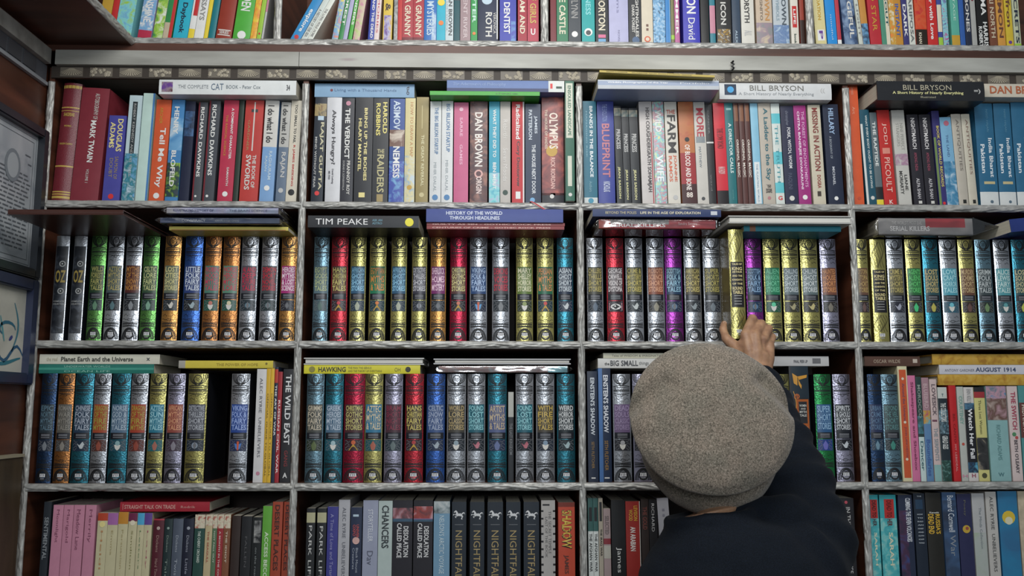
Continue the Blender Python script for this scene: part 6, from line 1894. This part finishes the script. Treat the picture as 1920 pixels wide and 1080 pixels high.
# joints
HEAD = A(1330, 835, -.365)
NECK0 = A(1326, 968, -.425)
SH_R, EL_R, WR_R = V(.528, -.405, -.245), A(1449, 805, -.235), A(1424, 700, -.118)
SH_L, EL_L, WR_L = V(.245, -.43, -.375), V(.20, -.44, -.64), V(.20, -.33, -.84)

mb = MB()
# head in its own tilted frame: face forwards (to the shelves) and up
fw, upv = Vector((0, cos(radians(24)), sin(radians(24)))), Vector((0, -sin(radians(24)), cos(radians(24))))
H = lambda x, f, u: HEAD + Vector((x, 0, 0)) + fw * f + upv * u
rings = []
for u, rx, f0, f1 in ((-.118, .020, .030, .072), (-.105, .040, .005, .088), (-.08, .056, -.035, .092), (-.05, .064, -.062, .092), (-.01, .071, -.085, .094), (.03, .075, -.094, .096),
                      (.065, .073, -.092, .090), (.095, .058, -.070, .066), (.115, .030, -.035, .030)):
    rings.append([H(rx * cos(2 * pi * i / 24), (f0 + f1) / 2 + (f1 - f0) / 2 * sin(2 * pi * i / 24), u) for i in range(24)])
mb.loft(rings, M_SKIN)
tube(mb, [H(0, .090, .022), H(0, .103, .0), H(0, .112, -.022)], [.007, .009, .012], M_SKIN, 10)      # nose
tube(mb, [H(-.016, .100, -.024), H(.016, .100, -.024)], [.009, .009], M_SKIN, 10)                      # nostrils
tube(mb, [H(-.042, .082, .030), H(0, .094, .034), H(.042, .082, .030)], [.008, .009, .008], M_SKIN, 10)  # brow
tube(mb, [H(-.022, .088, -.052), H(0, .096, -.050), H(.022, .088, -.052)], [.005, .007, .005], M_SKIN, 10)
tube(mb, [H(-.018, .088, -.064), H(0, .095, -.064), H(.018, .088, -.064)], [.005, .007, .005], M_SKIN, 10)
for sg in (-1, 1):
    tube(mb, [H(sg * .072, -.004, .026), H(sg * .082, -.016, .018), H(sg * .081, -.016, -.006), H(sg * .074, -.004, -.026)], [.006, .008, .008, .006], M_SKIN, 10)
# neck and trunk (under the clothes)
tube(mb, [HEAD + Vector((0, -.025, -.05)), A(1320, 930, -.405), A(1322, 962, -.42), V(.372, -.42, -.235)], [.056, .062, .055, .036], M_SKIN, 24)
rings = [ellring(V(.385, -.43, z), rx, ry) for z, rx, ry in ((-.215, .06, .055), (-.26, .10, .075), (-.34, .140, .09), (-.50, .165, .105), (-.66, .15, .10), (-.80, .155, .105), (-.88, .14, .10))]
mb.loft(rings, M_SKIN)
for pts, rad in (((V(.46, -.43, -.28), SH_R, EL_R, WR_R), (.04, .042, .034, .026)), ((V(.32, -.43, -.37), SH_L, EL_L, WR_L), (.04, .040, .034, .026))):
    p_, r_ = path_pts(list(pts), list(rad), 8)
    tube(mb, p_, r_, M_SKIN, 14)
for sg in (-1, 1):
    hp, kn, an = V(.385 + sg * .085, -.43, -.86), V(.385 + sg * .10, -.41, -1.17), V(.385 + sg * .105, -.45, -1.53)
    p_, r_ = path_pts([hp, kn, an], [.078, .055, .040], 8)
    tube(mb, p_, r_, M_SKIN, 16)
    tube(mb, [an + Vector((0, -.02, -.05)), an + Vector((0, .06, -.055)), an + Vector((0, .13, -.062))], [.032, .030, .022], M_SKIN, 12)
# right hand, holding the gold book between thumb and fingers
mcp = [A(1398, 628, -.108), A(1416, 629, -.111), A(1431, 637, -.107), A(1442, 648, -.100)]
fing = [
    ([mcp[0], A(1411.5, 596, -.088), A(1409, 599, -.060), A(1403.5, 606, -.040)], [.0105, .0096, .0084, .0072]),
    ([mcp[1], A(1428, 606, -.084), A(1420, 612, -.056), A(1410, 617, -.040)], [.0105, .0096, .0084, .0072]),
    ([mcp[2], A(1442, 615, -.082), A(1434, 621, -.056), A(1422, 627, -.042)], [.0100, .0090, .0080, .0068]),
    ([mcp[3], A(1449, 631, -.080), A(1443, 635, -.060), A(1434, 640, -.048)], [.0088, .0078, .0070, .0060]),
]
wr = [A(1409, 690, -.122), A(1419, 692, -.124), A(1428, 694, -.122), A(1436, 696, -.118)]
for i in range(4):
    tube(mb, [wr[i], (wr[i] + mcp[i]) / 2 + Vector((0, -.004, 0)), mcp[i]], [.013, .0135, .0118], M_SKIN, 12)
    tube(mb, fing[i][0], fing[i][1], M_SKIN, 12)
tube(mb, [A(1408, 676, -.114), A(1385, 656, -.100), A(1361, 634, -.080), A(1355.5, 617, -.066), A(1357.5, 607, -.056)], [.0150, .0135, .0105, .0092, .0074], M_SKIN, 12)
tube(mb, [A(1400, 662, -.112), A(1392, 646, -.106)], [.013, .012], M_SKIN, 12)
# left hand hanging
hb = WR_L + Vector((.0, .02, -.05))
tube(mb, [WR_L, hb], [.026, .030], M_SKIN, 14)
for i in range(4):
    o_ = Vector((-.004 + .003 * i, -.026 + .017 * i, -.03))
    tube(mb, [hb + o_, hb + o_ + Vector((.004, 0, -.034)), hb + o_ + Vector((.014, 0, -.056 + .004 * abs(i - 2))), hb + o_ + Vector((.026, 0, -.07 + .005 * abs(i - 2)))], [.009, .0085, .0078, .0066], M_SKIN, 10)
tube(mb, [hb + Vector((.01, .02, .0)), hb + Vector((.022, .044, -.022)), hb + Vector((.028, .052, -.05))], [.012, .010, .008], M_SKIN, 10)
body = fused('body', mb, .0026, 4, man, M_SKIN)
# finger nails of the reaching hand
mb = MB()
for (pts, rad) in fing[:2] + [([0, 0, A(1355.5, 617, -.066), A(1357.5, 607, -.056)], [0, 0, 0, .0074])]:
    tip, prv = pts[3], pts[2]
    dr = (tip - prv).normalized()
    c = tip + dr * .001 + Vector((0, -1, .2)).normalized() * rad[3] * .92
    sdv = dr.cross(Vector((0, -1, .2))).normalized()
    ring = [c + dr * .0045 * cos(2 * pi * i / 12) + sdv * .0036 * sin(2 * pi * i / 12) for i in range(12)]
    top_ = [q + Vector((0, -.0006, .0001)) for q in ring]
    mb.loft([ring, top_], flat('c09a80', .3))
mb.build('fingernails', body)
for sg in (-1, 1):
    mb = MB()
    c = H(sg * .031, .079, .014)
    rings = [[c + Vector((cos(2 * pi * j / 10) * sin(pi * i / 6), sin(2 * pi * j / 10) * sin(pi * i / 6), cos(pi * i / 6))) * .0115 for j in range(10)] for i in range(1, 6)]
    mb.loft(rings, flat('e8e4dc', .2))
    mb.build('eye', man, True)

# jacket
mb = MB()
secs = ((-.182, .376, .074, .074), (-.200, .390, .106, .092), (-.235, .400, .140, .106), (-.270, .403, .162, .115), (-.31, .405, .178, .122), (-.36, .405, .196, .128),
        (-.45, .400, .200, .135), (-.60, .395, .190, .132), (-.75, .39, .185, .130), (-.90, .388, .188, .132), (-.94, .388, .184, .128))
mb.loft([ellring(V(x, -.43 + (.004 if z > -.21 else 0), z), rx, ry, 36) for z, x, rx, ry in secs], M_JACK)
# soft rolled collar
cr = []
for i in range(21):
    th = 2 * pi * i / 20 + pi / 2
    cr.append(A(1330, 960, -.425) + Vector((.068 * cos(th), .066 * sin(th), -.007 + .008 * cos(th) - .004 * sin(th))))
tube(mb, cr, [.0105] * 21, M_JACK, 10)
tube(mb, [A(1368, 972, -.43), A(1420, 970, -.425), A(1478, 968, -.415)], [.026, .034, .040], M_JACK, 18)
p_, r_ = path_pts([V(.44, -.43, -.265), SH_R, (SH_R + EL_R) / 2 + Vector((.010, .0, .0)), EL_R + Vector((.002, 0, 0)), WR_R + Vector((.0, -.004, -.014))], [.085, .074, .066, .054, .038], 46)
r_ = [r * (1 + (.075 * sin(i * 1.45) + .04 * sin(i * .83 + 1)) * (1 if i > 8 else .3)) for i, r in enumerate(r_)]
tube(mb, p_, r_, M_JACK, 22)
p_, r_ = path_pts([V(.34, -.43, -.36), SH_L, EL_L, WR_L + Vector((0, 0, .02))], [.08, .066, .056, .042], 30)
r_ = [r * (1 + .035 * sin(i * 1.7)) for i, r in enumerate(r_)]
tube(mb, p_, r_, M_JACK, 20)
jk = fused('jacket', mb, .006, 5, man, M_JACK)
for v in jk.data.vertices:      # soft creases in the knit
    c = v.co
    k = noise.noise(Vector((c.x * 9, c.y * 9, c.z * 26))) * .0035 + noise.noise(Vector((c.x * 26, c.y * 20, c.z * 48 + 4))) * .0022
    v.co = c + v.normal * k

# trousers and shoes
mb = MB()
mb.loft([ellring(V(.385, -.43, z), rx, ry, 28) for z, rx, ry in ((-.80, .168, .118), (-.88, .176, .124), (-.95, .165, .115))], M_TROU)
for sg in (-1, 1):
    hp, kn, an = V(.385 + sg * .085, -.43, -.87), V(.385 + sg * .10, -.41, -1.17), V(.385 + sg * .105, -.45, -1.535)
    p_, r_ = path_pts([hp, kn, an], [.094, .072, .062], 10)
    tube(mb, p_, r_, M_TROU, 18)
fused('trousers', mb, .009, 4, man, M_TROU)
for sg in (-1, 1):
    an = V(.385 + sg * .105, -.45, -1.53)
    mb = MB()
    rings = []
    zf = -man_inv.z
    for yy, hw_, hh_ in ((-.065, .022, .05), (-.05, .036, .075), (0, .040, .09), (.06, .044, .07), (.12, .048, .055), (.17, .040, .045), (.195, .018, .03)):
        rings.append([Vector((an.x + hw_ * cos(a_), an.y + yy, zf + .001 + max(0.0, hh_ * (.5 + .5 * sin(a_)))) ) for a_ in [2 * pi * i / 16 for i in range(16)]])
    mb.loft(rings, flat('1a1614', .4))
    mb.build('shoe', man, True)

# flat-crowned wool cap: pillow crown tipped back, rolled rim under it
capr = MB()
CC = A(1334, 783, -.468)
nrm = Vector((0, -.955, .297)).normalized()
ax_, bx_ = Vector((1, 0, 0)), nrm.cross(Vector((-1, 0, 0))).normalized()
if bx_.z < 0:
    bx_ = -bx_
prof = ((.086, -.072), (.100, -.060), (.112, -.044), (.122, -.026), (.1285, -.010), (.131, .001), (.1300, .006), (.1272, .0075), (.1262, .0095), (.1240, .0105), (.1228, .0125), (.118, .0165), (.108, .021), (.096, .0250), (.082, .0285),
        (.066, .0315), (.050, .0335), (.034, .035), (.018, .0358), (.004, .036))
NA = 110


def dent(x, y):
    s = 0
    for (x0, y0, x1, y1, dp, wd) in ((-.128, .014, -.070, .052, .0180, .0125), (.086, .058, .130, .014, .0200, .0125), (-.128, -.030, -.085, -.052, .0030, .010), (-.02, -.02, .02, -.075, .0026, .016)):
        dx, dy = x1 - x0, y1 - y0
        f = max(0, min(1, ((x - x0) * dx + (y - y0) * dy) / (dx * dx + dy * dy)))
        d2 = (x - x0 - dx * f) ** 2 + (y - y0 - dy * f) ** 2
        s -= dp * math.exp(-d2 / (wd * wd))
    return s


rings = []
for rr, hh in prof:
    ring = []
    for i in range(NA):
        th = 2 * pi * i / NA
        k = 1 + .018 * cos(2 * th) + .010 * cos(3 * th + .6) + .010 * noise.noise(Vector((cos(th) * 2, sin(th) * 2, 1.7)))
        x, y = rr * k * cos(th), rr * k * sin(th) * .985
        z = hh + dent(x, y) * min(1, max(0, (hh + .03) / .03)) + .0035 * noise.noise(Vector((x * 22, y * 22, 3.1)))
        ring.append(CC + ax_ * x + bx_ * y + nrm * z)
    rings.append(ring)
capr.loft(rings, M_TWEED)
cap = capr.build('cap', man, True)
cap['label'] = 'brown grey tweed wool cap with flat round crown'
roll = MB()
RC = A(1330, 835, -.392)
n2 = Vector((0, -.94, .34)).normalized()
b2 = n2.cross(Vector((-1, 0, 0))).normalized()
if b2.z < 0:
    b2 = -b2
vs, fs = [], []
NB, NC = 90, 16
for i in range(NB):
    th = 2 * pi * i / NB
    er = cos(th) * ax_ + sin(th) * b2
    for j in range(NC):
        ph = 2 * pi * j / NC
        kk = 1 + .10 * noise.noise(Vector((cos(th) * 3, sin(th) * 3, ph * .6)))
        vs.append(RC + er * (.095 + .0215 * kk * cos(ph)) + n2 * (.034 * kk * sin(ph)))
for i in range(NB):
    for j in range(NC):
        p, q = i * NC, ((i + 1) % NB) * NC
        j2 = (j + 1) % NC
        fs.append((p + j, p + j2, q + j2, q + j))
roll.add(vs, fs, M_TWEED)
rl = roll.build('rolled_rim', cap, True)
# inner cap between the roll and the crown
inn = MB()
inn.loft([[RC + (ax_ * cos(2 * pi * i / 40) + b2 * sin(2 * pi * i / 40)) * r_ + n2 * h_ for i in range(40)] for r_, h_ in ((.092, -.02), (.095, .02), (.090, .06))], M_TWEED)
inn.build('cap_body', cap, True)
